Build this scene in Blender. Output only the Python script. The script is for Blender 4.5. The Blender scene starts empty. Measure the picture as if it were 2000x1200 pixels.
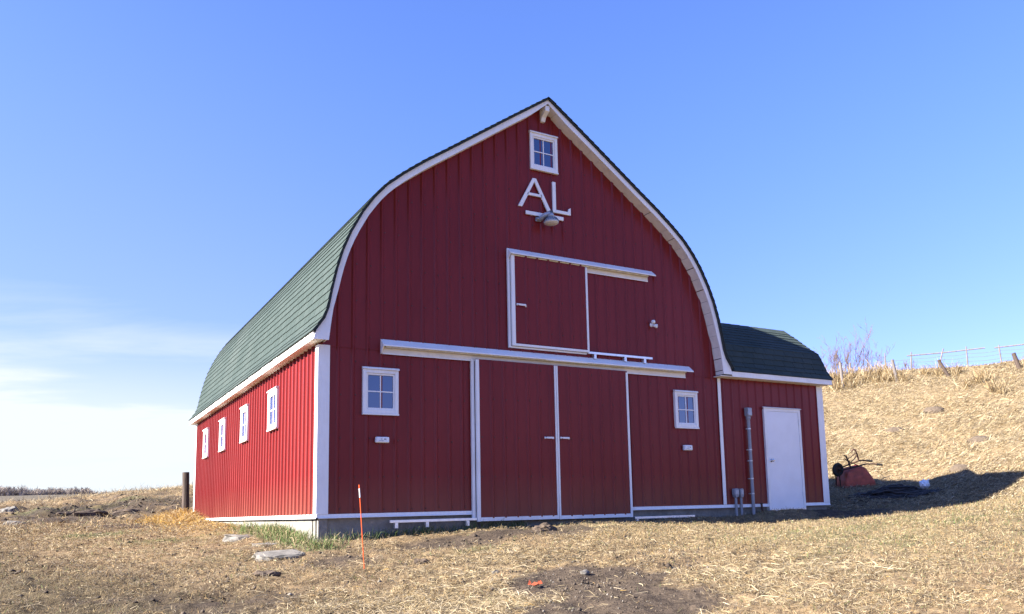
import bpy, bmesh, math, random
import numpy as np
from mathutils import Vector, Matrix

scene = bpy.context.scene
col = scene.collection
R = math.radians

# ------------------------------------------------------------------ camera
cam_d = bpy.data.cameras.new('camera')
cam = bpy.data.objects.new('camera', cam_d)
col.objects.link(cam)
scene.camera = cam
cam_d.sensor_fit = 'HORIZONTAL'
cam_d.sensor_width = 36.0
cam_d.lens = 36.0*1607.3/2000
cam_d.shift_x = -(1082.3-1000)/2000
cam_d.shift_y = (777.5-600)/2000
cam_d.clip_start = .1
cam_d.clip_end = 9000
CAM = Vector((-3.478, -12.611, .0184))
yaw, pitch, roll = .55017, .13643, -.025527
fw = Vector((math.sin(yaw)*math.cos(pitch), math.cos(yaw)*math.cos(pitch), math.sin(pitch)))
rt = Vector((math.cos(yaw), -math.sin(yaw), 0))
up = rt.cross(fw)
rt2 = math.cos(roll)*rt+math.sin(roll)*up
up2 = -math.sin(roll)*rt+math.cos(roll)*up
m = Matrix((rt2, up2, -fw)).transposed().to_4x4()
m.translation = CAM
cam.matrix_world = m

# ------------------------------------------------------------------ sun and sky
SUN_EL, SUN_A = R(29.3), R(6.5)          # sun behind the left wall, a little beyond the gable plane
travel = Vector((math.cos(SUN_EL)*math.cos(SUN_A), -math.cos(SUN_EL)*math.sin(SUN_A), -math.sin(SUN_EL)))
sun_d = bpy.data.lights.new('sun', 'SUN')
sun_d.energy = 5.0
sun_d.angle = R(.53)
sun_d.color = (1.0, .93, .83)
sun = bpy.data.objects.new('sun', sun_d)
col.objects.link(sun)
sun.rotation_euler = travel.to_track_quat('-Z', 'Y').to_euler()

world = bpy.data.worlds.new('World')
scene.world = world
world.use_nodes = True
wn, wl = world.node_tree.nodes, world.node_tree.links
wn.clear()
def wnode(t, **k):
    n = wn.new(t)
    for a, b in k.items():
        setattr(n, a, b)
    return n
sky = wnode('ShaderNodeTexSky', sky_type='NISHITA', sun_disc=False)
sky.sun_elevation = SUN_EL
sky.sun_rotation = math.atan2(-travel.x, -travel.y)
sky.altitude = 600
sky.air_density = 1.0
sky.dust_density = .15
sky.ozone_density = 6.0
bg = wnode('ShaderNodeBackground')
SKY_STRENGTH = .05
bg.inputs['Strength'].default_value = SKY_STRENGTH
wout = wnode('ShaderNodeOutputWorld')
wl.new(bg.outputs[0], wout.inputs[0])
def wmath(op, a, b=None, c=None, clamp=False):
    n = wnode('ShaderNodeMath', operation=op, use_clamp=clamp)
    for i, v in enumerate((a, b, c)):
        if v is None: continue
        if isinstance(v, (int, float)): n.inputs[i].default_value = v
        else: wl.new(v, n.inputs[i])
    return n.outputs[0]
def wsmooth(v, a, b):
    n = wnode('ShaderNodeMapRange', interpolation_type='SMOOTHSTEP')
    wl.new(v, n.inputs[0]); n.inputs[1].default_value = a; n.inputs[2].default_value = b
    return n.outputs[0]
tint = wnode('ShaderNodeMix', data_type='RGBA', blend_type='MULTIPLY')
tint.inputs[0].default_value = 1
wl.new(sky.outputs[0], tint.inputs[6])
# thin cirrus low in the western half of the sky (towards the sun)
tc = wnode('ShaderNodeTexCoord')
sep = wnode('ShaderNodeSeparateXYZ'); wl.new(tc.outputs['Generated'], sep.inputs[0])
X, Y, Z = sep.outputs
hi = wnode('ShaderNodeMix', data_type='RGBA')
wl.new(wsmooth(Z, .04, .52), hi.inputs[0])
hi.inputs[6].default_value = (1.0, .80, 1.16, 1)
hi.inputs[7].default_value = (1.17, 1.12, 1.52, 1)
wl.new(hi.outputs[2], tint.inputs[7])
el = wmath('MAXIMUM', Z, 0.0)
den = wmath('ADD', el, .14)
rot_u = wmath('ADD', wmath('MULTIPLY', X, .98), wmath('MULTIPLY', Y, -.2))
rot_v = wmath('ADD', wmath('MULTIPLY', X, .2), wmath('MULTIPLY', Y, .98))
cmb = wnode('ShaderNodeCombineXYZ')
wl.new(wmath('DIVIDE', rot_u, den), cmb.inputs[0])
wl.new(wmath('MULTIPLY', wmath('DIVIDE', rot_v, den), 2.6), cmb.inputs[1])
n1 = wnode('ShaderNodeTexNoise'); n1.inputs['Scale'].default_value = .62
n1.inputs['Detail'].default_value = 7; n1.inputs['Roughness'].default_value = .58; n1.inputs['Distortion'].default_value = .35
wl.new(cmb.outputs[0], n1.inputs['Vector'])
wisps = wsmooth(n1.outputs[0], .36, .66)
low = wmath('SUBTRACT', 1.0, wsmooth(Z, .08, .31))
lowest = wmath('SUBTRACT', 1.0, wsmooth(Z, .05, .30))
west = wsmooth(wmath('ADD', wmath('MULTIPLY', X, -.62), wmath('MULTIPLY', Y, .78)), .30, .78)
cover = wmath('MULTIPLY', wmath('MULTIPLY', low, west), wmath('ADD', wmath('MULTIPLY', wisps, .85), wmath('MULTIPLY', lowest, .95)), clamp=True)
cl = wnode('ShaderNodeMix', data_type='RGBA')
veil = wmath('MULTIPLY', wmath('MULTIPLY', wmath('SUBTRACT', 1.0, wsmooth(Z, .05, .75)), west), .15)
wl.new(wmath('MAXIMUM', cover, veil), cl.inputs[0])
wl.new(tint.outputs[2], cl.inputs[6])
cl.inputs[7].default_value = (3.75, 4.05, 4.3, 1)
wl.new(cl.outputs[2], bg.inputs[0])
scene.view_settings.view_transform = 'Standard'
scene.view_settings.look = 'None'
scene.view_settings.gamma = 1
scene.view_settings.use_curve_mapping = False
scene.view_settings.exposure = 2.35

# ------------------------------------------------------------------ helpers
rng = np.random.RandomState(4)
random.seed(3)

def link(o, parent=None):
    col.objects.link(o)
    if parent is not None:
        o.parent = parent
    return o
def tag(o, label=None, cat=None, group=None, kind=None):
    if label: o['label'] = label
    if cat: o['category'] = cat
    if group: o['group'] = group
    if kind: o['kind'] = kind
    return o
def empty(name, loc=(0, 0, 0), rz=0.):
    o = bpy.data.objects.new(name, None)
    o.empty_display_size = .2
    link(o)
    o.location = loc
    o.rotation_euler = (0, 0, rz)
    return o

class MB:
    """collects simple solids for one mesh"""
    def __init__(s): s.v = []; s.f = []; s.t = []
    def add(s, v, f, t=0.):
        b = len(s.v); s.v += [tuple(p) for p in v]; s.f += [tuple(b+i for i in q) for q in f]; s.t += [t]*len(v)
        return s
    def box(s, x0, x1, y0, y1, z0, z1, t=0.):
        return s.add([(x0,y0,z0),(x1,y0,z0),(x1,y1,z0),(x0,y1,z0),(x0,y0,z1),(x1,y0,z1),(x1,y1,z1),(x0,y1,z1)],
              [(0,3,2,1),(4,5,6,7),(0,1,5,4),(1,2,6,5),(2,3,7,6),(3,0,4,7)], t)
    def prism(s, poly, axis, a, b):
        """extrude a 2D polygon; axis 'x' takes (y,z), 'y' takes (x,z), 'z' takes (x,y)"""
        n = len(poly)
        def P(q, h): return {'x': (h,q[0],q[1]), 'y': (q[0],h,q[1]), 'z': (q[0],q[1],h)}[axis]
        v = [P(q, a) for q in poly]+[P(q, b) for q in poly]
        f = [tuple(range(n))[::-1], tuple(range(n, 2*n))]+[(i, (i+1) % n, n+(i+1) % n, n+i) for i in range(n)]
        return s.add(v, f)
    def tube(s, path, r, n=8, cap=True, taper=None):
        path = [Vector(p) for p in path]; rings = []; up0 = None
        for i, p in enumerate(path):
            d = (path[min(i+1, len(path)-1)]-path[max(i-1, 0)]).normalized()
            if up0 is None:
                up0 = Vector((0,0,1)) if abs(d.z) < .9 else Vector((1,0,0))
            u = d.cross(up0).normalized(); w = u.cross(d)
            up0 = w
            rr = r[i] if isinstance(r, (list, tuple)) else r
            rings.append([p+rr*(math.cos(2*math.pi*k/n)*u+math.sin(2*math.pi*k/n)*w) for k in range(n)])
        v = [q for g in rings for q in g]; f = []
        for i in range(len(path)-1):
            for k in range(n):
                f.append((i*n+k, i*n+(k+1) % n, (i+1)*n+(k+1) % n, (i+1)*n+k))
        if cap:
            f.append(tuple(range(n))[::-1]); f.append(tuple((len(path)-1)*n+k for k in range(n)))
        return s.add(v, f)
    def lathe(s, prof, n=16, origin=(0,0,0), axis='z'):
        v = []; f = []
        for r_, h in prof:
            for k in range(n):
                a = 2*math.pi*k/n
                p = {'z': (r_*math.cos(a), r_*math.sin(a), h), 'y': (r_*math.cos(a), h, r_*math.sin(a)), 'x': (h, r_*math.cos(a), r_*math.sin(a))}[axis]
                v.append((p[0]+origin[0], p[1]+origin[1], p[2]+origin[2]))
        for i in range(len(prof)-1):
            for k in range(n):
                f.append((i*n+k, i*n+(k+1) % n, (i+1)*n+(k+1) % n, (i+1)*n+k))
        f.append(tuple(range(n))[::-1]); f.append(tuple((len(prof)-1)*n+k for k in range(n)))
        return s.add(v, f)
    def mesh(s, name, mat, smooth=False):
        me = bpy.data.meshes.new(name)
        me.from_pydata(s.v, [], s.f)
        bm = bmesh.new(); bm.from_mesh(me)
        bmesh.ops.recalc_face_normals(bm, faces=bm.faces)
        bm.to_mesh(me); bm.free()
        a = me.attributes.new('tone', 'FLOAT', 'POINT'); a.data.foreach_set('value', np.array(s.t, np.float32))
        me.materials.append(mat)
        if smooth:
            me.shade_smooth() if hasattr(me, 'shade_smooth') else None
        return me
    def build(s, name, mat, parent=None, bevel=0., smooth=False, loc=None):
        o = bpy.data.objects.new(name, s.mesh(name, mat, smooth))
        link(o, parent)
        if loc is not None: o.location = loc
        if bevel:
            b = o.modifiers.new('bevel', 'BEVEL'); b.width = bevel; b.segments = 2; b.limit_method = 'ANGLE'
        return o

# ------------------------------------------------------------------ materials
def new_mat(name):
    m_ = bpy.data.materials.new(name); m_.use_nodes = True
    nt = m_.node_tree
    return m_, nt, nt.nodes['Principled BSDF']
def node(nt, t, **k):
    n = nt.nodes.new(t)
    for a, b in k.items(): setattr(n, a, b)
    return n
def noise(nt, scale, detail=4, rough=.55, coord='Object', stretch=(1,1,1)):
    tcn = node(nt, 'ShaderNodeTexCoord'); mp = node(nt, 'ShaderNodeMapping')
    mp.inputs['Scale'].default_value = stretch
    nt.links.new(tcn.outputs[coord], mp.inputs[0])
    n = node(nt, 'ShaderNodeTexNoise'); n.inputs['Scale'].default_value = scale
    n.inputs['Detail'].default_value = detail; n.inputs['Roughness'].default_value = rough
    nt.links.new(mp.outputs[0], n.inputs['Vector'])
    return n.outputs[0]
def ramp(nt, src, stops):
    r_ = node(nt, 'ShaderNodeValToRGB')
    while len(r_.color_ramp.elements) < len(stops): r_.color_ramp.elements.new(.5)
    for e, (p, c) in zip(r_.color_ramp.elements, stops):
        e.position = p; e.color = (*c, 1)
    nt.links.new(src, r_.inputs[0])
    return r_.outputs[0]
def mixc(nt, fac, a, b, mode='MIX'):
    n = node(nt, 'ShaderNodeMix', data_type='RGBA', blend_type=mode)
    for i, v in ((0, fac), (6, a), (7, b)):
        if isinstance(v, (int, float)): n.inputs[i].default_value = v
        elif isinstance(v, tuple): n.inputs[i].default_value = (*v, 1)
        else: nt.links.new(v, n.inputs[i])
    return n.outputs[2]
def bump(nt, bs, src, strength=.3, dist=.01):
    b = node(nt, 'ShaderNodeBump'); b.inputs['Strength'].default_value = strength; b.inputs['Distance'].default_value = dist
    nt.links.new(src, b.inputs['Height']); nt.links.new(b.outputs[0], bs.inputs['Normal'])
def simple(name, c, rough=.5, metal=0., var=.12, scale=6., spec=.5, bmp=0., stretch=(1,1,1)):
    m_, nt, bs = new_mat(name)
    bs.inputs['Roughness'].default_value = rough; bs.inputs['Metallic'].default_value = metal
    bs.inputs['Specular IOR Level'].default_value = spec
    nz = noise(nt, scale, stretch=stretch)
    lo = tuple(x*(1-var) for x in c); hi = tuple(min(1, x*(1+var)) for x in c)
    nt.links.new(ramp(nt, nz, [(.3, lo), (.7, hi)]), bs.inputs['Base Color'])
    if bmp: bump(nt, bs, nz, bmp, .01)
    return m_

def steel_red():
    m_, nt, bs = new_mat('red_painted_steel')
    big = noise(nt, .9, 5, stretch=(1, 1, .35)); fine = noise(nt, 30, 3, stretch=(1, 1, .1))
    c = ramp(nt, big, [(.25, (.150, .0140, .0138)), (.75, (.202, .0225, .0220))])
    c = mixc(nt, .20, c, ramp(nt, fine, [(.35, (.08, .010, .010)), (.65, (.17, .018, .018))]))
    # dust thrown up on the lowest half metre
    tcn = node(nt, 'ShaderNodeTexCoord'); sp = node(nt, 'ShaderNodeSeparateXYZ'); nt.links.new(tcn.outputs['Object'], sp.inputs[0])
    mr = node(nt, 'ShaderNodeMapRange'); nt.links.new(sp.outputs[2], mr.inputs[0])
    mr.inputs[1].default_value = .0; mr.inputs[2].default_value = .7; mr.inputs[3].default_value = .42; mr.inputs[4].default_value = 0
    mm = node(nt, 'ShaderNodeMath', operation='MULTIPLY'); nt.links.new(mr.outputs[0], mm.inputs[0]); nt.links.new(big, mm.inputs[1])
    c = mixc(nt, mm.outputs[0], c, (.22, .15, .10))
    nt.links.new(c, bs.inputs['Base Color'])
    bs.inputs['Roughness'].default_value = .30; bs.inputs['Specular IOR Level'].default_value = .17
    return m_
def trim_white():
    m_, nt, bs = new_mat('white_trim_paint')
    n_ = noise(nt, 2.5, 5); f_ = noise(nt, 25, 4, stretch=(1, 1, .2))
    c = ramp(nt, n_, [(.2, (.70, .69, .67)), (.6, (.79, .79, .78))])
    c = mixc(nt, .12, c, ramp(nt, f_, [(.3, (.5, .46, .40)), (.6, (.8, .8, .8))]))
    nt.links.new(c, bs.inputs['Base Color']); bs.inputs['Roughness'].default_value = .45
    return m_
def shingle_mat():
    m_, nt, bs = new_mat('green_asphalt_shingle')
    at = node(nt, 'ShaderNodeAttribute', attribute_name='tone')
    c = ramp(nt, at.outputs['Fac'], [(0, (.028, .042, .040)), (.5, (.041, .058, .055)), (1, (.058, .075, .072))])
    pt = noise(nt, .55, 4); c = mixc(nt, .55, c, ramp(nt, pt, [(.3, (.026, .040, .038)), (.52, (.042, .058, .055)), (.72, (.066, .080, .076))]))
    g = noise(nt, 160, 2); c = mixc(nt, .40, c, ramp(nt, g, [(.35, (.015, .025, .0235)), (.65, (.082, .102, .098))]))
    nt.links.new(c, bs.inputs['Base Color']); bs.inputs['Roughness'].default_value = .95
    bs.inputs['Specular IOR Level'].default_value = .08
    bump(nt, bs, g, .5, .004)
    return m_
def concrete_mat():
    m_, nt, bs = new_mat('concrete')
    a = noise(nt, 1.6, 6); b = noise(nt, 14, 6, .7)
    c = ramp(nt, a, [(.25, (.085, .08, .068)), (.5, (.165, .155, .132)), (.8, (.26, .245, .215))])
    c = mixc(nt, .35, c, ramp(nt, b, [(.3, (.08, .075, .06)), (.65, (.32, .30, .27))]))
    nt.links.new(c, bs.inputs['Base Color']); bs.inputs['Roughness'].default_value = .9
    bump(nt, bs, b, .5, .012)
    return m_
def glass_mat():
    m_, nt, bs = new_mat('window_glass')
    bs.inputs['Base Color'].default_value = (.006, .022, .12, 1)
    bs.inputs['Roughness'].default_value = .02; bs.inputs['IOR'].default_value = 2.1
    bump(nt, bs, noise(nt, 1.2, 1), .03, .02)
    return m_
def attr_mat(name, rough=.85, transl=.25):
    """colour carried by each blade / patch"""
    m_, nt, bs = new_mat(name)
    at = node(nt, 'ShaderNodeAttribute', attribute_name='col')
    nt.links.new(at.outputs['Color'], bs.inputs['Base Color'])
    bs.inputs['Roughness'].default_value = rough; bs.inputs['Specular IOR Level'].default_value = .25
    if transl:
        tr = node(nt, 'ShaderNodeBsdfTranslucent'); nt.links.new(at.outputs['Color'], tr.inputs[0])
        mx = node(nt, 'ShaderNodeMixShader'); mx.inputs[0].default_value = transl
        out = nt.nodes['Material Output']
        nt.links.new(bs.outputs[0], mx.inputs[1]); nt.links.new(tr.outputs[0], mx.inputs[2]); nt.links.new(mx.outputs[0], out.inputs[0])
    return m_
def ground_mat():
    m_, nt, bs = new_mat('dry_ground')
    at = node(nt, 'ShaderNodeAttribute', attribute_name='col')
    f_ = noise(nt, 9, 8, .72); g_ = noise(nt, 45, 5, .7, stretch=(1, .5, 1))
    v = ramp(nt, f_, [(.3, (.55, .52, .50)), (.5, (1, 1, 1)), (.72, (1.5, 1.45, 1.35))])
    c = mixc(nt, 1., at.outputs['Color'], v, 'MULTIPLY')
    v2 = ramp(nt, g_, [(.32, (.5, .48, .46)), (.55, (1, 1, 1)), (.7, (1.6, 1.55, 1.45))])
    c = mixc(nt, .8, c, v2, 'MULTIPLY')
    nt.links.new(c, bs.inputs['Base Color']); bs.inputs['Roughness'].default_value = 1
    bs.inputs['Specular IOR Level'].default_value = .1
    ad = node(nt, 'ShaderNodeMath', operation='ADD'); nt.links.new(f_, ad.inputs[0]); nt.links.new(g_, ad.inputs[1])
    bump(nt, bs, ad.outputs[0], .7, .035)
    return m_

M = dict(
    red=steel_red(), white=trim_white(), shingle=shingle_mat(), concrete=concrete_mat(), glass=glass_mat(),
    door=simple('white_door_steel', (.74, .75, .77), .4, var=.04, scale=3),
    sheath=simple('roof_underlay', (.02, .026, .024), .95),
    soffit=simple('white_soffit', (.74, .70, .63), .6, var=.08, scale=8),
    galv=simple('galvanised_steel', (.55, .56, .58), .38, .85, var=.2, scale=20),
    alu=simple('brushed_aluminium', (.78, .78, .78), .35, .7, var=.1, scale=12),
    pvc=simple('grey_conduit', (.23, .24, .265), .5, var=.1),
    chrome=simple('chrome', (.6, .6, .62), .2, 1., var=.05),
    dark=simple('dark_rubber', (.02, .018, .016), .8, var=.3, scale=15),
    black=simple('black_wire', (.024, .021, .021), .55, var=.7, scale=5),
    rustred=simple('weathered_red_paint', (.40, .07, .036), .6, var=.35, scale=7),
    rustbrown=simple('rusted_steel', (.06, .028, .018), .85, var=.4, scale=18),
    wood=simple('weathered_wood', (.058, .040, .031), .9, var=.4, scale=9, bmp=.6, stretch=(3, 3, .3)),
    greywood=simple('grey_wood', (.13, .115, .11), .9, var=.35, scale=9, bmp=.5, stretch=(3, 3, .3)),
    board=simple('bare_lumber', (.36, .28, .18), .8, var=.25, scale=5, stretch=(.3, 3, 3)),
    orange=simple('orange_plastic', (.62, .085, .012), .45, var=.06),
    scrap=simple('faded_orange_plastic', (.30, .055, .018), .7, var=.3, scale=20),
    reflect=simple('white_reflective_tape', (.82, .82, .84), .3, var=.03),
    greypaint=simple('grey_cast_metal', (.34, .37, .42), .45, .3, var=.1),
    lens=simple('frosted_lens', (.55, .53, .48), .3, var=.05),
    darkgrey=simple('dark_grey_plastic', (.05, .055, .065), .5, var=.1),
    plastic=simple('white_plastic', (.74, .75, .78), .5, var=.08, scale=14, bmp=.3),
    print=simple('smudged_print', (.25, .26, .28), .6),
    rock=simple('pale_rock', (.125, .115, .10), .95, var=.45, scale=9, bmp=.8),
    soil=simple('dark_soil', (.085, .065, .05), 1, var=.45, scale=16, spec=.1, bmp=1.),
    moundsoil=simple('mound_soil', (.098, .076, .057), 1, var=.25, scale=14, spec=.1, bmp=.5),
    ground=ground_mat(), straw=attr_mat('straw_blade'), twig=simple('bare_twigs', (.125, .085, .06), .9, var=.3, scale=3),
    farwood=simple('far_bare_wood', (.30, .255, .21), 1, var=.3, scale=.3, spec=.1),  # distance haze is put into this pale wood colour
    gap=simple('dark_void', (.01, .01, .01), .9),
)

# ------------------------------------------------------------------ terrain

CX, CY = -3.478, -12.611
_tab = np.random.RandomState(7).rand(256, 256)
def vnoise(x, y, s=0):
    x = np.asarray(x, float) + 17.3*s; y = np.asarray(y, float) + 9.1*s
    xi = np.floor(x).astype(int); yi = np.floor(y).astype(int)
    fx = x-xi; fy = y-yi
    fx = fx*fx*(3-2*fx); fy = fy*fy*(3-2*fy)
    a = _tab[xi & 255, yi & 255]; b = _tab[(xi+1) & 255, yi & 255]
    c = _tab[xi & 255, (yi+1) & 255]; d = _tab[(xi+1) & 255, (yi+1) & 255]
    return (a*(1-fx)+b*fx)*(1-fy)+(c*(1-fx)+d*fx)*fy
def fbm(x, y, s=0, o=4):
    t = 0; a = .5; n = 0
    for k in range(o):
        t = t+a*(vnoise(x*2**k, y*2**k, s+k)); n += a; a *= .5
    return t/n
def sstep(a, b, x):
    t = np.clip((np.asarray(x, float)-a)/(b-a), 0, 1)
    return t*t*(3-2*t)
def blob(x, y, cx, cy, rx, ry, rot=0):
    c, s = np.cos(rot), np.sin(rot)
    dx, dy = x-cx, y-cy
    return np.exp(-(((c*dx+s*dy)/rx)**2+((-s*dx+c*dy)/ry)**2))
# rows: bearing from the viewpoint -> heights at distances
KD = [0, 4, 7.6, 10, 13, 15, 17, 19, 21, 23, 24.5, 26, 29, 33, 37, 41, 45, 50, 60, 75, 110]
ROWS = {
 -60: [-1.6,-1.3,-1.05,-.95,-.8,-.75,-.65,-.55,-.45,-.35,-.3,-.25,-.1,.05,.2,.3,.35,.4,.2,-1.5,-4],
 -20: [-1.6,-1.3,-.98,-.82,-.66,-.57,-.47,-.37,-.27,-.17,-.1,-.03,.1,.28,.44,.58,.72,.85,.95,-1.2,-4],
 -2:  [-1.6,-1.25,-.92,-.74,-.58,-.48,-.37,-.27,-.17,-.08,-.02,.06,.2,.36,.52,.66,.78,.92,1.15,.2,-4],
 3:   [-1.6,-1.25,-.90,-.70,-.54,-.43,-.33,-.23,-.15,-.07,-.02,.06,.26,.52,.76,.98,1.18,1.42,1.5,-.3,-4],
 8:   [-1.6,-1.25,-.90,-.68,-.47,-.38,-.3,-.22,-.16,-.1,-.06,.0,.4,.85,1.15,1.45,1.68,1.85,1.0,-1,-4],
 15:  [-1.6,-1.25,-.90,-.68,-.42,-.36,-.3,-.25,-.2,-.12,-.05,.05,.6,1.3,1.9,2.3,2.5,2.5,1.5,-1,-4],
 20:  [-1.6,-1.25,-.91,-.69,-.40,-.36,-.32,-.3,-.25,-.15,.0,.1,.8,1.7,2.5,3.1,3.3,3.2,2,-1,-4],
 28:  [-1.6,-1.25,-.91,-.66,-.30,-.25,-.3,-.3,-.25,-.1,.1,.3,1.1,2.3,3.4,4.1,4.3,4.2,3,0,-4],
 34:  [-1.6,-1.25,-.91,-.65,-.31,-.22,-.22,-.3,-.2,.0,.2,.5,1.4,2.7,4.0,4.8,5.0,4.8,3,0,-4],
 40:  [-1.6,-1.25,-.91,-.66,-.37,-.26,-.15,-.12,-.1,.1,.3,.6,1.6,3.0,4.4,5.3,5.5,5.3,4,0,-4],
 45:  [-1.6,-1.25,-.91,-.67,-.41,-.35,-.30,-.08,-.1,.1,.3,.6,1.6,3.0,4.5,5.5,5.7,5.5,4,0,-4],
 50:  [-1.6,-1.25,-.91,-.68,-.43,-.38,-.36,-.27,-.10,.22,.48,.78,1.65,3.0,4.7,6.0,6.2,6.0,4,0,-4],
 56:  [-1.6,-1.25,-.90,-.66,-.41,-.31,-.25,-.24,-.08,.22,.55,.95,1.9,3.2,4.8,6.0,6.3,6.0,4,0,-4],
 61:  [-1.6,-1.25,-.88,-.62,-.36,-.20,-.05,.06,.06,.80,1.2,1.6,2.4,3.6,4.9,5.95,6.3,6.0,4,0,-4],
 70:  [-1.6,-1.25,-.86,-.58,-.30,-.12,.05,.25,.5,1.0,1.4,1.8,2.6,3.8,5.0,6.0,6.3,6.0,4,0,-4],
 100: [-1.6,-1.3,-.9,-.7,-.4,-.25,-.1,.1,.3,.6,.9,1.2,1.9,2.9,3.9,4.7,5.0,5.0,4,0,-4],
 150: [-1.6,-1.6,-1.6,-1.6,-1.6,-1.6,-1.6,-1.6,-1.6,-1.6,-1.6,-1.6,-1.6,-1.6,-1.6,-1.6,-1.6,-1.6,-2,-3,-4],
 300: [-1.6,-1.5,-1.4,-1.4,-1.3,-1.3,-1.2,-1.2,-1.2,-1.1,-1.1,-1.1,-1,-1,-1,-1,-1,-1,-1.5,-2.5,-4],
}
def _tables():
    az = sorted(ROWS); d = np.arange(0, 110.01, .5)
    Z = []
    kd = np.array(KD, float)
    for a in az:
        y = np.array(ROWS[a], float); m = np.gradient(y, kd)
        s = np.diff(y)/np.diff(kd)
        for i in range(1, len(kd)-1):   # monotone limiter
            m[i] = 0 if s[i-1]*s[i] <= 0 else 2*s[i-1]*s[i]/(s[i-1]+s[i])
        i = np.clip(np.searchsorted(kd, d, 'right')-1, 0, len(kd)-2)
        h = kd[i+1]-kd[i]; t = (d-kd[i])/h
        Z.append((2*t**3-3*t**2+1)*y[i]+(t**3-2*t**2+t)*h*m[i]+(-2*t**3+3*t**2)*y[i+1]+(t**3-t**2)*h*m[i+1])
    Z = np.array(Z)
    A = np.arange(-60, 300.01, 1.0); az = np.array(az, float)
    G = np.array([np.interp(A, az, Z[:, j]) for j in range(len(d))]).T
    k = np.exp(-(np.arange(-4, 5)/1.8)**2); k /= k.sum()
    G = np.apply_along_axis(lambda c: np.convolve(np.pad(c, 4, 'wrap'), k, 'valid'), 0, G)
    return A, d, G
_A, _D, _G = _tables()
def base_h(x, y):
    dx = np.asarray(x, float)-CX; dy = np.asarray(y, float)-CY
    r = np.hypot(dx, dy); a = np.degrees(np.arctan2(dx, dy)); a = np.where(a < -60, a+360, a)
    fi = np.clip(a+60, 0, 359.999); fj = np.clip(r/.5, 0, len(_D)-1.001)
    i = fi.astype(int); j = fj.astype(int); u = fi-i; v = fj-j
    z = (_G[i, j]*(1-u)*(1-v)+_G[i+1, j]*u*(1-v)+_G[i, j+1]*(1-u)*v+_G[i+1, j+1]*u*v)
    far = sstep(100, 220, r)
    hills = -4 + 17*sstep(190, 330, r)*(.55+.45*fbm(x/150., y/150., 3, 3)) + 10*sstep(500, 1400, r)*fbm(x/400., y/400., 5, 3)
    return z*(1-far)+hills*far
def detail_h(x, y):
    x = np.asarray(x, float); y = np.asarray(y, float)
    r = np.hypot(x-CX, y-CY)
    amp = 1-sstep(60, 120, r)
    under = 1-sstep(-.05, .35, np.minimum(np.minimum(x+.1, 11.5-x), np.minimum(y+.1, 12.5-y)))
    h = .10*(fbm(x/1.3, y/1.3, 11, 3)-.5)+.10*(fbm(x/.30, y/.30, 21, 3)-.5)+.028*(fbm(x/.09, y/.09, 25, 2)-.5)*(1-sstep(14, 22, r))
    h = h+.22*(fbm(x/3.1, y/3.1, 31, 2)-.5)*sstep(22, 30, r)
    # trampled bank left of the barn
    h = h+.95*(np.abs(fbm(x/2.0, y/1.2, 41, 4)-.5)-.1)*sstep(24, 30, r)*(1-sstep(46, 60, r))*(1-sstep(-1, 3, x))
    return h*amp*under
def lumps(x, y):
    h = .20*blob(x, y, -.35, 12.0, .55, 1.3)                 # straw heap at the back corner
    h = h+.13*blob(x, y, -.45, 6.5, .6, 4.2)+.05*blob(x, y, -.3, 1.4, .5, 1.2)
    h = h-.05*blob(x, y, 2.6, -4.9, 4.5, .22, .06)-.05*blob(x, y, 2.9, -3.5, 4.5, .22, .08)   # old wheel tracks
    h = h+.06*blob(x, y, 1.3, -.3, 1.6, .6)+.05*blob(x, y, -.4, 1.8, .6, 1.4)
    h = h+.13*blob(x, y, 10.3, -.15, 1.5, .55)
    return h
def ground_h(x, y):
    return base_h(x, y)+detail_h(x, y)+lumps(x, y)

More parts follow.
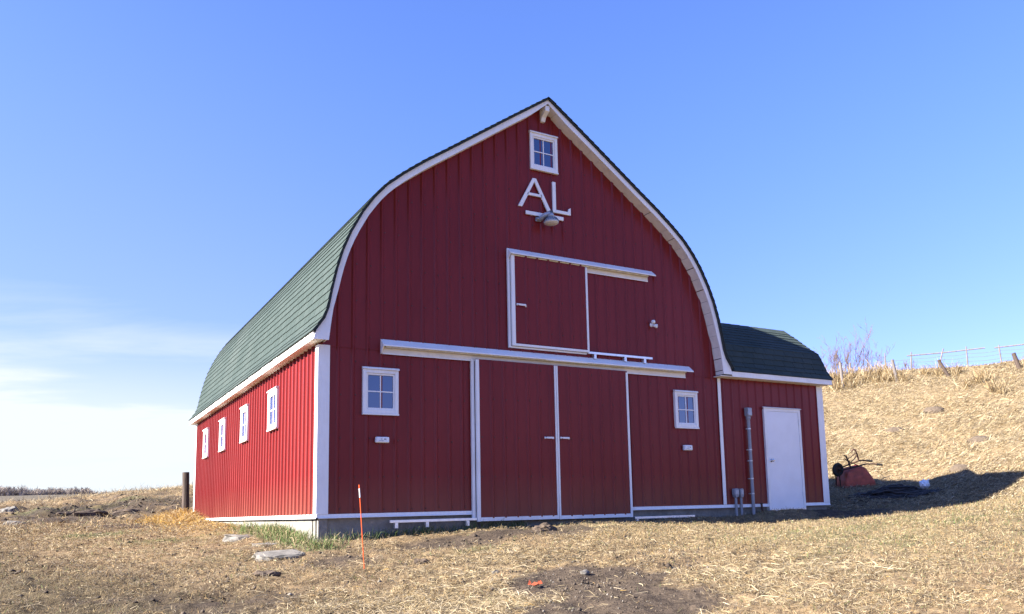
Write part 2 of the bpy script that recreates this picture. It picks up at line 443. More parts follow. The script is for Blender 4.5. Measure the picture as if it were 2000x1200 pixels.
# material zones of the ground (world metres)
def zones(x, y):
    r = np.hypot(x-CX, y-CY)
    n1_ = fbm(x/.9, y/.9, 51, 4); n2_ = fbm(x/3.5, y/3.5, 61, 3); n3_ = fbm(x/.35, y/.35, 71, 3)
    dirt = np.maximum.reduce([
        1.5*blob(x, y, 1.55, -5.0, .92, .95, -.1), 1.2*blob(x, y, 1.1, -6.2, 1.1, .8, .2),
        .80*blob(x, y, 2.2, -1.3, 2.2, .75), .55*blob(x, y, -.4, -2.0, 1.5, .9), .55*blob(x, y, -2.2, -3.6, 1.6, 1.0),
        .72*blob(x, y, -1.2, 19, 4.0, 7.0), .85*blob(x, y, -3.8, 15.0, 2.4, 2.4), .6*blob(x, y, -1.8, 9.5, 1.6, 2.6), .5*blob(x, y, -1.6, 26, 3, 5),
        .75*blob(x, y, 11.6, -.4, 2.4, 1.0), .55*blob(x, y, 14.5, 1.0, 2.0, 1.2)])
    dirt = np.clip(dirt*1.15+(n1_-.5)*1.0+(n3_-.5)*.5, 0, 1)
    dirt = sstep(.35, .75, dirt)
    green = np.maximum.reduce([
        1.2*blob(x, y, -.32, 2.0, .32, 2.2), .9*blob(x, y, -.1, -.75, .3, .3), .9*blob(x, y, -2.6, 6.3, .7, .8),
        .6*blob(x, y, -2.2, 1.6, .8, .5), .55*blob(x, y, -1.2, 3.6, 1.4, 1.6), 1.0*blob(x, y, -1.6, 19.5, 2.2, 1.1, .2), .9*blob(x, y, -3.4, 16.6, 1.6, .7), .7*blob(x, y, -.6, 24, 1.5, 2.0), .5*blob(x, y, -1.6, -.6, 1.0, .7),
        .38*blob(x, y, 8, -4.5, 5, 2.6), .6*blob(x, y, 9.8, -2.6, 1.0, .5), .4*blob(x, y, 1.2, -2.4, 1.6, .5)])
    green = np.clip(green*1.05+(n1_-.52)*.9, 0, 1)
    green = sstep(.22, .8, green)
    straw = np.maximum.reduce([1.1*blob(x, y, -.3, -5.3, 2.2, 1.15, .2), .7*blob(x, y, 1.2, -3.3, 1.3, .55), .8*blob(x, y, 3.4, -6.2, 1.4, .9),
                               .9*sstep(22, 27, r)*sstep(4, 9, x)])
    straw = np.clip(straw+(n1_-.5)*.6, 0, 1)
    heap = np.clip(1.3*blob(x, y, -.45, 11.4, .75, 2.0)+.75*blob(x, y, -.6, 7.0, .6, 2.6), 0, 1)
    gold = sstep(2.2, 5.5, x+.35*(y+3)+1.6*(n2_-.5))*(1-sstep(20, 26, r))      # short golden stubble, right of the soil patch
    dull = (1-sstep(-2.9, -.9, x+.25*(y+4)+1.2*(n2_-.5)))*(1-heap)
    return dirt, green, straw, heap, gold, dull, n1_, n2_, n3_

def soil_colour(x, y):
    dirt, green, straw, heap, gold, dull, n1_, n2_, n3_ = zones(x, y)
    r = np.hypot(x-CX, y-CY)
    c = np.empty(x.shape+(3,))
    thatch = np.array([.175, .126, .074]); soil = np.array([.056, .044, .036]); gr = np.array([.07, .088, .036])
    pale = np.array([.24, .185, .11]); gold_c = np.array([.195, .150, .088]); dull_c = np.array([.082, .064, .038])
    c[:] = thatch
    for w, k in ((dull, dull_c), (gold, gold_c), (.75*straw, pale), (.8*heap, np.array([.26, .165, .055])), (.7*green, gr), (.9*dirt, soil)):
        c = c*(1-w[..., None])+k*w[..., None]
    c *= (.62+.5*n2_+.3*n3_)[..., None]
    w = sstep(60, 130, r)[..., None]
    fld = np.array([.20, .16, .10])*(.6+.8*fbm(x/60., y/60., 81, 3))[..., None]
    c = c*(1-w)+fld*w
    w = sstep(150, 260, r)[..., None]
    scrub = np.array([.115, .10, .075])*(.7+.6*fbm(x/14., y/14., 91, 3))[..., None]
    return c*(1-w)+scrub*w

az = np.concatenate([np.arange(-60, -10, 2.5), np.arange(-10, 68, .2), np.arange(68, 300.01, 2.9)])
az[-1] = 300
rr = [.0, .6, 1.4, 2.4, 3.4, 4.4, 5.2]
while rr[-1] < 62: rr.append(rr[-1]*1.0052)
while rr[-1] < 6000: rr.append(rr[-1]*1.045)
rr = np.array(rr)
A_, R_ = np.meshgrid(np.radians(az[:-1]), rr, indexing='ij')
gx = CX+R_*np.sin(A_); gy = CY+R_*np.cos(A_)
gz = ground_h(gx, gy)
na, nr = A_.shape
idx = np.arange(na*nr).reshape(na, nr)
i2 = np.roll(idx, -1, 0)
quads = np.stack([idx[:, :-1], idx[:, 1:], i2[:, 1:], i2[:, :-1]], -1).reshape(-1, 4)
def fast_mesh(name, co, faces, mat, colour=None):
    me = bpy.data.meshes.new(name)
    n = faces.shape[1]
    me.vertices.add(len(co)); me.vertices.foreach_set('co', np.ascontiguousarray(co, np.float32).ravel())
    me.loops.add(faces.size); me.loops.foreach_set('vertex_index', np.ascontiguousarray(faces, np.int32).ravel())
    me.polygons.add(len(faces)); me.polygons.foreach_set('loop_start', np.arange(0, faces.size, n, dtype=np.int32))
    me.update(calc_edges=True)
    if colour is not None:
        a = me.attributes.new('col', 'FLOAT_COLOR', 'POINT')
        cc = np.ones((len(co), 4), np.float32); cc[:, :3] = colour
        a.data.foreach_set('color', cc.ravel())
    me.materials.append(mat)
    return me
me = fast_mesh('ground', np.stack([gx, gy, gz], -1).reshape(-1, 3), quads[:, ::-1], M['ground'], soil_colour(gx, gy).reshape(-1, 3))
me.polygons.foreach_set('use_smooth', np.ones(len(me.polygons), bool))
ground = link(bpy.data.objects.new('ground', me))
tag(ground, kind='structure')
def gh(x, y):
    return float(ground_h(np.array([float(x)]), np.array([float(y)]))[0])

# ------------------------------------------------------------------ the barn
W, HE, L, W2 = 8.246, 2.69, 12.384, 11.335
OH = .27                                    # overhang of the gable
HALF = W/2
PROF = [(0, 7.67), (.43, 7.37), (.90, 7.04), (1.42, 6.67), (1.98, 6.27), (2.48, 5.92), (2.85, 5.635), (3.14, 5.385), (3.36, 5.13), (3.55, 4.85),
        (3.74, 4.49), (3.87, 4.17), (3.96, 3.86), (4.04, 3.50), (4.09, 3.22), (4.15, 3.05), (4.30, 2.83)]
PROF2 = [(1.10, 4.17), (.73, 3.915), (.38, 3.625), (.09, 3.42), (.0, 3.235), (-.11, 2.99), (-.26, 2.785)]     # wing roof, (y, z), ridge to eave
PITCH = .2362

barn = tag(empty('barn'), 'big red steel-clad barn with bow-arched green shingle roof, white trim and low side wing', 'barn')

def roof_z(d):
    return float(np.interp(abs(d), [p[0] for p in PROF], [p[1] for p in PROF]))
def offset_in(prof, w0, w1):
    out = []
    n = len(prof)
    for i in range(n):
        a = Vector(prof[max(i-1, 0)]); b = Vector(prof[min(i+1, n-1)])
        t = (b-a).normalized(); nn = Vector((t.y, -t.x))
        if nn.x > 0 and nn.y > 0: nn = -nn
        if nn.y > 0 or (abs(nn.y) < 1e-6 and nn.x > 0): nn = -nn
        if nn.x > 0: nn.x = -abs(nn.x)
        w = w0+(w1-w0)*i/(n-1)
        out.append((prof[i][0]+nn.x*w, prof[i][1]+nn.y*w))
    return out
def ribbed_wall(name, x0, x1, zbot, ztop, first, parent, face=0., outward=-1, swap=False, ribp=(.034, .010, .0235)):
    """vertical-rib steel sheet: zbot/ztop may be functions of x"""
    rb, rt_, rh = ribp
    cols_ = [(x0, 0.)]
    k = first
    while k < x1-.03:
        if k > x0+.03:
            cols_ += [(k-rb, 0.), (k-rt_, rh), (k+rt_, rh), (k+rb, 0.)]
        k += PITCH
    cols_.append((x1, 0.))
    fb = zbot if callable(zbot) else (lambda x: zbot)
    ft = ztop if callable(ztop) else (lambda x: ztop)
    v = []
    for x, h in cols_:
        p = face+outward*h
        for z in (fb(x), ft(x)):
            v.append((p, x, z) if swap else (x, p, z))
    f = [(2*i, 2*i+2, 2*i+3, 2*i+1) for i in range(len(cols_)-1)]
    mb = MB(); mb.add(v, f)
    # returns so the sheet has real thickness at its ends
    d = .0 
    o = bpy.data.objects.new(name, None)
    me_ = bpy.data.meshes.new(name); me_.from_pydata(mb.v, [], mb.f)
    me_.materials.append(M['red'])
    o = bpy.data.objects.new(name, me_); link(o, parent)
    sd = o.modifiers.new('thickness', 'SOLIDIFY'); sd.thickness = .004; sd.offset = 0
    return o

yr_ = lambda y: min(y, 2.2-y)
inner = lambda x: roof_z(x-HALF)-.10
LAP = 2.69
# front: lower sheets, upper sheets lapped over them, wing sheets
ribbed_wall('front_wall', .0, W, .03, LAP+.03, .052, barn)
ribbed_wall('gable_wall', .05, W-.05, LAP-.03, inner, .052, barn, face=-.012)
ribbed_wall('wing_wall', W, W2, .03, HE+.02, 8.37, barn)
ribbed_wall('side_wall', 0, L, .03, HE+.02, .11, barn, swap=True, ribp=(.026, .014, .028))
ribbed_wall('wing_end_wall', 0, 2.17, .03, lambda y: float(np.interp(yr_(y), [p[0] for p in PROF2[::-1]], [p[1] for p in PROF2[::-1]]))-.06, .11, barn, face=W2, outward=1, swap=True)
ribbed_wall('right_wall', 2.17, L, .03, HE+.02, 2.3, barn, face=W, outward=1, swap=True)
b = MB(); poly = [(.02, .03), (W-.02, .03)]+[(HALF+d, z-.1) for d, z in reversed(PROF) if d < 4.1]+[(HALF-d, z-.1) for d, z in PROF[1:] if d < 4.1]
b.prism(poly, 'y', L-.02, L+.0); b.build('rear_wall', M['red'], barn)
b = MB(); b.box(W, W2, 2.15, 2.17, .03, 2.7); b.build('wing_rear_wall', M['red'], barn)

# foundation
f_ = MB()
f_.box(.02, W2-.02, .03, .35, -1.3, .03)
f_.box(.02, .35, .30, L-.02, -1.3, .03)
f_.box(W2-.35, W2-.02, .3, 2.1, -1.3, .03); f_.box(W-.3, W-.02, .3, L-.02, -1.3, .03); f_.box(.3, W-.3, L-.3, L-.02, -1.3, .03)
fo = f_.build('foundation', M['concrete'], barn)
cb = MB()
cp = [(-.012, -.01), (.135, -.008), (.15, .05), (.11, .09), (-.01, .07)]
cb.prism([(x+.02, y-.0) for x, y in cp], 'z', -.62, -.004)
cc_ = cb.build('corner_block', M['concrete'], barn, bevel=.012)
b = MB(); b.box(.0, .019, .075, .10, -.6, -.003); b.build('foundation_joint', M['gap'], barn)

# base flashing
def ledge(name, x0, x1): 
    b_ = MB(); b_.prism([(-.002, .055), (-.026, .055), (-.030, .012), (-.045, .003), (-.045, -.008), (-.002, -.008)], 'x', x0, x1)
    return b_.build(name, M['white'], barn)
ledge('base_flashing', -.03, 2.575); ledge('base_flashing', 5.85, 9.475); ledge('base_flashing', 10.56, W2+.04)
b = MB(); b.prism([(.002, .055), (-.026, .055), (-.030, .012), (-.045, .003), (-.045, -.008), (.002, -.008)], 'y', -.045, L+.02)
b.build('base_flashing', M['white'], barn)
# corner trims
b = MB(); b.prism([(-.034, -.034), (.155, -.034), (.155, -.022), (-.022, -.022), (-.022, .12), (-.034, .12)], 'z', .056, 2.675)
b.build('corner_trim', M['white'], barn, bevel=.004)
b = MB(); b.prism([(W2-.155, -.034), (W2+.034, -.034), (W2+.034, .12), (W2+.022, .12), (W2+.022, -.022), (W2-.155, -.022)], 'z', .056, 2.655)
b.build('corner_trim', M['white'], barn, bevel=.004)
b = MB(); b.prism([(-.034, L-.12), (-.022, L-.12), (-.022, L+.022), (.1, L+.022), (.1, L+.036), (-.034, L+.036)], 'z', .056, 2.675)
b.build('corner_trim', M['white'], barn, bevel=.004)
b = MB(); b.box(W-.038, W+.042, -.037, -.021, .056, 2.655); b.build('seam_trim', M['white'], barn, bevel=.004)

# roof deck, rake boards, soffits
def curve_sheet(name, prof2d, thick, y0, y1, mat, parent, to3):
    n = len(prof2d); inn = offset_in(prof2d, thick, thick)
    v = []
    for y in (y0, y1):
        v += [to3(p, y) for p in prof2d]+[to3(p, y) for p in inn]
    N = 2*n; f = []
    for i in range(n-1):
        f += [(i, i+1, N+i+1, N+i), (n+i+1, n+i, N+n+i, N+n+i+1), (i, n+i, n+i+1, i+1), (N+i+1, N+n+i+1, N+n+i, N+i)]
    f += [(n-1, 2*n-1, N+2*n-1, N+n-1), (n, 0, N, N+n)]
    b_ = MB(); b_.add(v, f)
    return b_.build(name, mat, parent)
left3 = lambda p, y: (HALF-p[0], y, p[1]); right3 = lambda p, y: (HALF+p[0], y, p[1])
roof = curve_sheet('roof', PROF, .03, -OH-.035, L+OH, M['sheath'], barn, left3)
roof_r = curve_sheet('roof', PROF, .03, -OH-.035, L+OH, M['sheath'], barn, right3)
def rake(to3, y0, y1, parent, name='rake_board'):
    outp = offset_in(PROF, .028, .028)
    inn = offset_in(PROF, .128, .115)
    keep = [i for i in range(len(PROF)) if PROF[i][1] > 3.4]
    o_ = [outp[i] for i in range(len(PROF))]
    i_ = [inn[i] for i in keep]+[(3.995, 3.2), (4.035, 2.9), (4.055, 2.705)]
    i_[0] = (0, i_[0][1]-.0)
    o_[0] = (0, o_[0][1]); o_.append((4.295, 2.705))
    # resample both to the same count by height
    def rs(c, n=40):
        c = np.array(c); s = np.concatenate([[0], np.cumsum(np.hypot(*np.diff(c, axis=0).T))]); t = np.linspace(0, s[-1], n)
        return np.stack([np.interp(t, s, c[:, 0]), np.interp(t, s, c[:, 1])], -1)
    a = rs(o_); c = rs(i_); n = len(a)
    v = [to3(p, y0) for p in a]+[to3(p, y0) for p in c]+[to3(p, y1) for p in a]+[to3(p, y1) for p in c]
    f = []
    for i in range(n-1):
        f += [(i, i+1, n+i+1, n+i), (2*n+i, 3*n+i, 3*n+i+1, 2*n+i+1), (n+i, n+i+1, 3*n+i+1, 3*n+i), (i, 2*n+i, 2*n+i+1, i+1)]
    f += [(n-1, 3*n-1, 4*n-1, 2*n-1)]
    b_ = MB(); b_.add(v, f)
    b_.build(name, M['white'], parent)
    return c
inner_l = rake(left3, -OH, -OH+.022, barn)
inner_r = rake(right3, -OH, -OH+.022, barn)
# eave of the left wall
b = MB(); b.box(HALF-4.295, HALF-4.275, -OH+.0225, L+OH, 2.705, 2.83); b.build('eave_fascia', M['white'], barn)
b = MB(); b.box(HALF-4.274, .0, -OH+.0225, L+OH-.02, 2.706, 2.722); b.build('eave_soffit', M['soffit'], barn)
# rake soffits, board by board
for side, to3, inn in ((0, left3, inner_l), (1, right3, inner_r)):
    sf = link(bpy.data.objects.new('rake_soffit', None), barn)
    s = np.concatenate([[0], np.cumsum(np.hypot(*np.diff(inn, axis=0).T))])
    Lb = .243; t = .0; k = 0
    while t+.03 < s[-1]:
        Lb = min(.243, s[-1]-t)
        gap_ = .004+.011*(rng.rand() < .3)
        t0, t1 = t, t+Lb-gap_
        p0 = (np.interp(t0, s, inn[:, 0]), np.interp(t0, s, inn[:, 1])); p1 = (np.interp(t1, s, inn[:, 0]), np.interp(t1, s, inn[:, 1]))
        d_ = Vector(p1)-Vector(p0); nn = Vector((-d_.y, d_.x)).normalized()
        if nn.y < 0: nn = -nn
        lift = .012+.004*rng.rand()
        q0 = Vector(p0)+nn*lift; q1 = Vector(p1)+nn*(lift+.004*rng.randn()*.5)
        r0 = q0+nn*.016; r1 = q1+nn*.016
        v = [to3(q, y) for y in (-OH+.0225, -.014) for q in (q0, q1, r1, r0)]
        b = MB(); b.add(v, [(0,1,2,3), (7,6,5,4), (0,4,5,1), (1,5,6,2), (2,6,7,3), (3,7,4,0)])
        b.build('soffit_board', M['soffit'], sf)
        t += Lb
# ridge lookout
b = MB(); b.prism([(-.245, 7.53), (-.014, 7.53), (-.014, 7.29), (-.075, 7.29), (-.11, 7.36), (-.245, 7.43)], 'x', HALF-.045, HALF+.045)
b.build('ridge_lookout', M['white'], barn, bevel=.004)

# side wing roof
yr = PROF2[0][0]
wing3 = lambda p, x: (x, p[0], p[1])
wing = []
P2full = PROF2+[]
def main_d(z): return float(np.interp(-z, [-p[1] for p in PROF], [p[0] for p in PROF]))
def sheet2(name, prof, x0, x1, th, mat):
    n = len(prof); v = []
    def xs_(p, e): return x1 if e else HALF+main_d(p[1])-(-.03 if p[0] < .1 else .12)
    for e in (0, 1):
        v += [(xs_(p, e), p[0], p[1]) for p in prof]+[(xs_(p, e), p[0]+.012, p[1]-th) for p in prof]
    N = 2*n; f = []
    for i in range(n-1):
        f += [(i, i+1, N+i+1, N+i), (n+i+1, n+i, N+n+i, N+n+i+1), (i, n+i, n+i+1, i+1), (N+i+1, N+n+i+1, N+n+i, N+i)]
    f += [(n-1, 2*n-1, N+2*n-1, N+n-1), (0, N, N+n, n)]
    b_ = MB(); b_.add(v, f); return b_.build(name, mat, barn)
wroof = sheet2('wing_roof', PROF2, 7.6, W2+.13, .03, M['sheath'])
sheet2('wing_roof', [(2*yr-p[0], p[1]) for p in PROF2], 7.6, W2+.13, .03, M['sheath'])
b = MB(); b.box(HALF+4.296, W2+.105, -.262, -.24, 2.665, 2.775); b.build('wing_fascia', M['white'], barn, bevel=.003)
b = MB(); b.box(HALF+4.0, W2+.08, -.239, .0, 2.667, 2.683); b.build('wing_soffit', M['soffit'], barn)
vb = [(p[0]+.01, p[1]-.034) for p in PROF2]; vc = [(p[0]+.05, p[1]-.14) for p in PROF2]; vc[-1] = (-.2, 2.67)
b = MB(); b.prism(vb+vc[::-1], 'x', W2+.083, W2+.104); b.build('rake_board', M['white'], barn)

# shingles
def tab_mesh(w, h, tone, jog):
    b_ = MB(); t_ = .011
    # local: x along the course, y up the slope, z off the roof
    b_.add([(0, 0, .010), (w, 0, .010), (w, h+.03, .002), (0, h+.03, .002), (0, jog, .010+t_), (w, jog, .010+t_), (w, h+.03, .006), (0, h+.03, .006), (0, jog, .004), (w, jog, .004)],
           [(4, 5, 6, 7), (8, 9, 5, 4), (9, 2, 6, 5), (3, 8, 4, 7)], tone)
    return b_
EXPO = .146; TW = .305
variants = []
for k in range(10):
    variants.append(tab_mesh(TW-.006-.004*rng.rand(), EXPO, rng.rand(), -.004+.010*rng.rand()*(k % 3 == 0)).mesh('shingle', M['shingle']))
def shingle_side(parent, prof, a0, a1, frame, n_single, near):
    """frame(arc point (u,z), tangent, a) -> matrix; rows from eave to ridge"""
    pr = np.array(prof)[::-1]
    s = np.concatenate([[0], np.cumsum(np.hypot(*np.diff(pr, axis=0).T))])
    items = []
    rows = int(s[-1]/EXPO)
    for rI in range(rows):
        t = rI*EXPO-.012; t2 = t+EXPO
        p = np.array([np.interp(t, s, pr[:, 0]), np.interp(t, s, pr[:, 1])]); p2 = np.array([np.interp(t2, s, pr[:, 0]), np.interp(t2, s, pr[:, 1])])
        if t < 0:
            d0 = (pr[1]-pr[0])/np.hypot(*(pr[1]-pr[0])); p = pr[0]+d0*t
        if rI == rows-1: p2 = pr[-1]
        tg = (p2-p)/np.hypot(*(p2-p))
        a = a0(p[1]) if callable(a0) else a0
        f = (.5 if rI % 2 else 1.)-.3*rng.rand()
        while a < a1-.02:
            f = min(f, (a1-a)/TW)
            m_ = frame(p, tg, a)
            if f < .999:
                ax = m_.col[0].xyz
                if ax.x+ax.y < 0: m_ = frame(p, tg, a-TW*(1-f))
                m_ = m_ @ Matrix.Diagonal((f, 1, 1, 1))
            items.append((m_, rng.randint(10), a))
            a += TW*f; f = 1.
    items.sort(key=lambda it: near(it[0]))
    for mtx, k, a in items[:n_single]:
        o = bpy.data.objects.new('shingle', variants[k]); link(o, parent); o.matrix_local = mtx
    V = []; F = []; T = []
    tv = [(np.array([v.co for v in me_.vertices]), [tuple(p_.vertices) for p_ in me_.polygons], [d.value for d in me_.attributes['tone'].data]) for me_ in variants]
    base = 0
    for mtx, k, a in items[n_single:]:
        co, fc, tn = tv[k]
        mm_ = np.array(mtx)
        c = co@mm_[:3, :3].T+mm_[:3, 3]
        V.append(c); F += [tuple(base+i for i in q) for q in fc]; T += tn; base += len(co)
    me_ = bpy.data.meshes.new('shingles'); me_.from_pydata(np.concatenate(V).tolist(), [], F)
    at_ = me_.attributes.new('tone', 'FLOAT', 'POINT'); at_.data.foreach_set('value', np.array(T, np.float32))
    me_.materials.append(M['shingle'])
    o = link(bpy.data.objects.new('shingle_courses', me_), parent); o['kind'] = 'stuff'
def fr_left(p, tg, a):
    ex = Vector((0, 1, 0)); ey = Vector((-tg[0], 0, tg[1])); ez = ex.cross(ey)
    if ez.x > 0: ex = -ex; ez = ex.cross(ey)
    m_ = Matrix((ex, ey, ez)).transposed().to_4x4(); m_.translation = Vector((HALF-p[0], a+(TW if ex.y < 0 else 0), p[1])); return m_
def fr_right(p, tg, a):
    ex = Vector((0, 1, 0)); ey = Vector((tg[0], 0, tg[1])); ez = ex.cross(ey)
    if ez.x < 0: ex = -ex; ez = ex.cross(ey)
    m_ = Matrix((ex, ey, ez)).transposed().to_4x4(); m_.translation = Vector((HALF+p[0], a+(TW if ex.y < 0 else 0), p[1])); return m_
def fr_wing(p, tg, a):
    ex = Vector((1, 0, 0)); ey = Vector((0, tg[0], tg[1])); ez = ex.cross(ey)
    if ez.y > 0 and ez.z < 0: ex = -ex; ez = ex.cross(ey)
    m_ = Matrix((ex, ey, ez)).transposed().to_4x4(); m_.translation = Vector((a+(TW if ex.x < 0 else 0), p[0], p[1])); return m_
near_l = lambda m_: (m_.translation-CAM).length+(4 if m_.translation.z > 5.0 else 0)
shingle_side(roof, PROF, -OH-.045, L+OH+.01, fr_left, 300, near_l)
shingle_side(roof_r, PROF, -OH-.045, L+OH+.01, fr_right, 0, near_l)
shingle_side(wroof, PROF2, lambda z: HALF+main_d(z)+.05, W2+.14, fr_wing, 0, near_l)
rc = MB(); y = -OH-.03
while y < L+OH-.2:
    rc.add([(HALF-.15, y, 7.572), (HALF, y, 7.69), (HALF+.15, y, 7.572), (HALF-.15, y+.3, 7.565), (HALF, y+.3, 7.683), (HALF+.15, y+.3, 7.565),
            (HALF-.15, y, 7.56), (HALF, y, 7.675), (HALF+.15, y, 7.56)], [(0, 1, 4, 3), (1, 2, 5, 4), (0, 6, 7, 1), (1, 7, 8, 2)], rng.rand())
    y += .29
o = rc.build('ridge_cap', M['shingle'], roof)
rc = MB(); x = 8.0
while x < W2+.0:
    rc.add([(x, yr-.14, 4.085), (x, yr, 4.188), (x, yr+.14, 4.085), (x+.3, yr-.14, 4.09), (x+.3, yr, 4.194), (x+.3, yr+.14, 4.09)], [(0, 1, 4, 3), (1, 2, 5, 4)], rng.rand()); x += .29
rc.build('ridge_cap', M['shingle'], wroof)

# windows: local x right, z up, -y out of the wall
def make_window(w, h, loc, rz, label):
    fl = .058
    b_ = MB()
    for (x0, x1, z0, z1) in ((0, fl, 0, h), (w-fl, w, 0, h), (fl, w-fl, 0, fl), (fl, w-fl, h-fl, h)):
        b_.box(x0, x1, -.052, .012, z0, z1)
    o = b_.build('window', M['white'], barn, bevel=.005, loc=loc); o.rotation_euler = (0, 0, rz)
    o['label'] = label
    b_ = MB(); b_.prism([(-.010, h+.002), (-.075, h+.002), (-.075, h+.016), (-.06, h+.036), (-.010, h+.045)], 'x', -.008, w+.008); b_.build('head_flashing', M['white'], o)
    b_ = MB(); b_.prism([(-.010, -.002), (-.062, -.002), (-.062, -.028), (-.010, -.028)], 'x', -.004, w+.004); b_.build('sill', M['white'], o)
    s_ = .028; x0, x1, z0, z1 = fl+.001, w-fl-.001, fl+.001, h-fl-.001
    b_ = MB()
    for q in ((x0, x0+s_, z0, z1), (x1-s_, x1, z0, z1), (x0+s_, x1-s_, z0, z0+s_), (x0+s_, x1-s_, z1-s_, z1)):
        b_.box(q[0], q[1], -.034, .006, q[2], q[3])
    b_.build('sash', M['white'], o, bevel=.003)
    gx0, gx1, gz0, gz1 = x0+s_, x1-s_, z0+s_, z1-s_; cxm, czm = (gx0+gx1)/2, (gz0+gz1)/2; mw = .009
    b_ = MB(); b_.box(cxm-mw, cxm+mw, -.024, -.006, gz0, gz1); b_.build('muntin', M['white'], o)
    b_ = MB(); b_.box(gx0, cxm-mw, -.0235, -.0065, czm-mw, czm+mw); b_.box(cxm+mw, gx1, -.0235, -.0065, czm-mw, czm+mw); b_.build('muntin', M['white'], o)
    for (a, c) in ((gx0, cxm-mw), (cxm+mw, gx1)):
        for (e, g) in ((gz0, czm-mw), (czm+mw, gz1)):
            b_ = MB(); b_.box(a, c, -.012, -.008, e, g); b_.build('pane', M['glass'], o)
    return o
make_window(.592, .702, (.678, -.012, 1.63), 0, 'left front window beside the sliding doors')
make_window(.585, .70, (7.034, -.012, 1.606), 0, 'right front window near the side wing')
make_window(.592, .685, (3.834, -.024, 6.335), 0, 'small window high under the gable peak')
for y0, lab in ((3.24, 'side window nearest the front corner'), (5.83, 'second side window from the front corner'), (8.40, 'third side window from the front corner'), (10.83, 'side window farthest back')):
    make_window(.70, .70, (-.012, y0, 1.645), -math.pi/2, lab)

# track covers over the sliding doors
def hood(name, x0, x1, zt, zb, endl, endr):
    b_ = MB()
    y1_, dz = -.17, .115
    prof_a = [(-.03, zt), (y1_, zt-dz), (y1_, zt-dz-.022), (y1_+.012, zt-dz-.022), (y1_+.012, zt-dz-.002), (-.036, zt-.012)]
    b_.prism(prof_a, 'x', x0, x1)
    o = b_.build(name, M['white'], barn, bevel=.002)
    b_ = MB(); b_.box(x0+.01, x1-(.12 if endr else .01), -.05, -.031, zb, zt-.03); b_.build('track_board', M['soffit'], o)
    b_ = MB(); b_.box(x0+.01, x1-(.12 if endr else .01), -.056, -.051, zb-.004, zb+.014); b_.build('track_lip', M['white'], o)
    b_ = MB(); b_.tube([(x0+.05, -.105, zt-.135), (x1-.15, -.105, zt-.135)], .018, 8); b_.build('track_tube', M['galv'], o)
    if endl:
        b_ = MB(); b_.prism([(-.03, zt), (y1_, zt-dz), (y1_, zt-dz-.022), (-.056, zb), (-.03, zb)], 'x', x0-.012, x0-.001); b_.build('end_cap', M['white'], o)
    return o
hood('door_track_cover', .985, 7.46, 2.845, 2.60, True, True)
hood('loft_track_cover', 3.33, 6.60, 4.72, 4.485, True, True)
b = MB(); b.prism([(-.165, 2.735), (-.178, 2.728), (-.178, 2.70), (-.165, 2.70)], 'x', 4.0, 4.9); b.box(4.21, 4.225, -.182, -.179, 2.70, 2.735)
b.build('cover_splice', M['white'], barn)

# sliding doors
def sliding_door(name, x0, x1, z0, z1, y, first, label):
    b_ = MB(); b_.box(x0, x1, y, y+.03, z0, z1); o = b_.build(name, M['red'], barn); o['label'] = label
    ribbed_wall('door_skin', x0+.012, x1-.012, z0+.045, z1-.01, first, o, face=y-.004)
    return o
dl = sliding_door('sliding_door', 2.645, 4.222, -.118, 2.63, -.105, 2.925, 'left sliding door')
dr = sliding_door('sliding_door', 4.240, 5.838, -.125, 2.63, -.105, 4.49, 'right sliding door')
def dtrim(par, x0, x1, z0, z1, y=-.128):
    b_ = MB(); b_.box(x0, x1, y, -.080, z0, z1); return b_.build('door_trim', M['white'], par, bevel=.003)
dtrim(dl, 2.630, 2.690, -.128, 2.62, -.1285); dtrim(dl, 4.195, 4.226, -.128, 2.62, -.1285); dtrim(dl, 2.6905, 4.1945, -.124, -.060)
dtrim(dr, 4.236, 4.268, -.134, 2.62, -.1285); dtrim(dr, 5.798, 5.842, -.134, 2.60, -.1285); dtrim(dr, 4.2685, 5.7975, -.130, -.066)
b = MB(); b.box(2.568, 2.622, -.072, -.02, -.11, 2.62); b.build('door_jamb', M['white'], barn, bevel=.004)
def pull(par, x0, x1, z0, z1, y):
    b_ = MB(); b_.tube([(x0, y-.004, z0), (x0+.02, y-.035, z0), (x1-.02, y-.035, z1), (x1, y-.004, z1)], .012, 6)
    b_.box(x0-.012, x0+.02, y-.006, y+.002, z0-.018, z0+.018); b_.box(x1-.02, x1+.012, y-.006, y+.002, z1-.018, z1+.018)
    b_.box(x0+.018, x1-.018, y-.042, y-.036, (z0+z1)/2-.016, (z0+z1)/2+.016)
    return b_.build('handle', M['plastic'], par)
pull(dl, 3.97, 4.14, 1.305, 1.305, -.128); pull(dr, 4.30, 4.475, 1.312, 1.306, -.128)
# loft door
lo = sliding_door('loft_door', 3.41, 4.965, 2.93, 4.60, -.10, 3.66, 'closed loft door')
dtrim(lo, 3.355, 3.425, 2.925, 4.58, -.122); dtrim(lo, 4.945, 4.985, 2.925, 4.56, -.1225); dtrim(lo, 3.4255, 4.9445, 2.925, 2.965, -.1215)
b = MB(); b.box(3.308, 3.352, -.075, -.03, 2.895, 4.70); b.build('loft_jamb', M['white'], barn, bevel=.004)
b = MB(); b.box(3.352, 4.96, -.072, -.03, 2.893, 2.922); b.build('loft_sill', M['white'], barn, bevel=.004)
pull(lo, 3.46, 3.64, 3.675, 3.66, -.122)
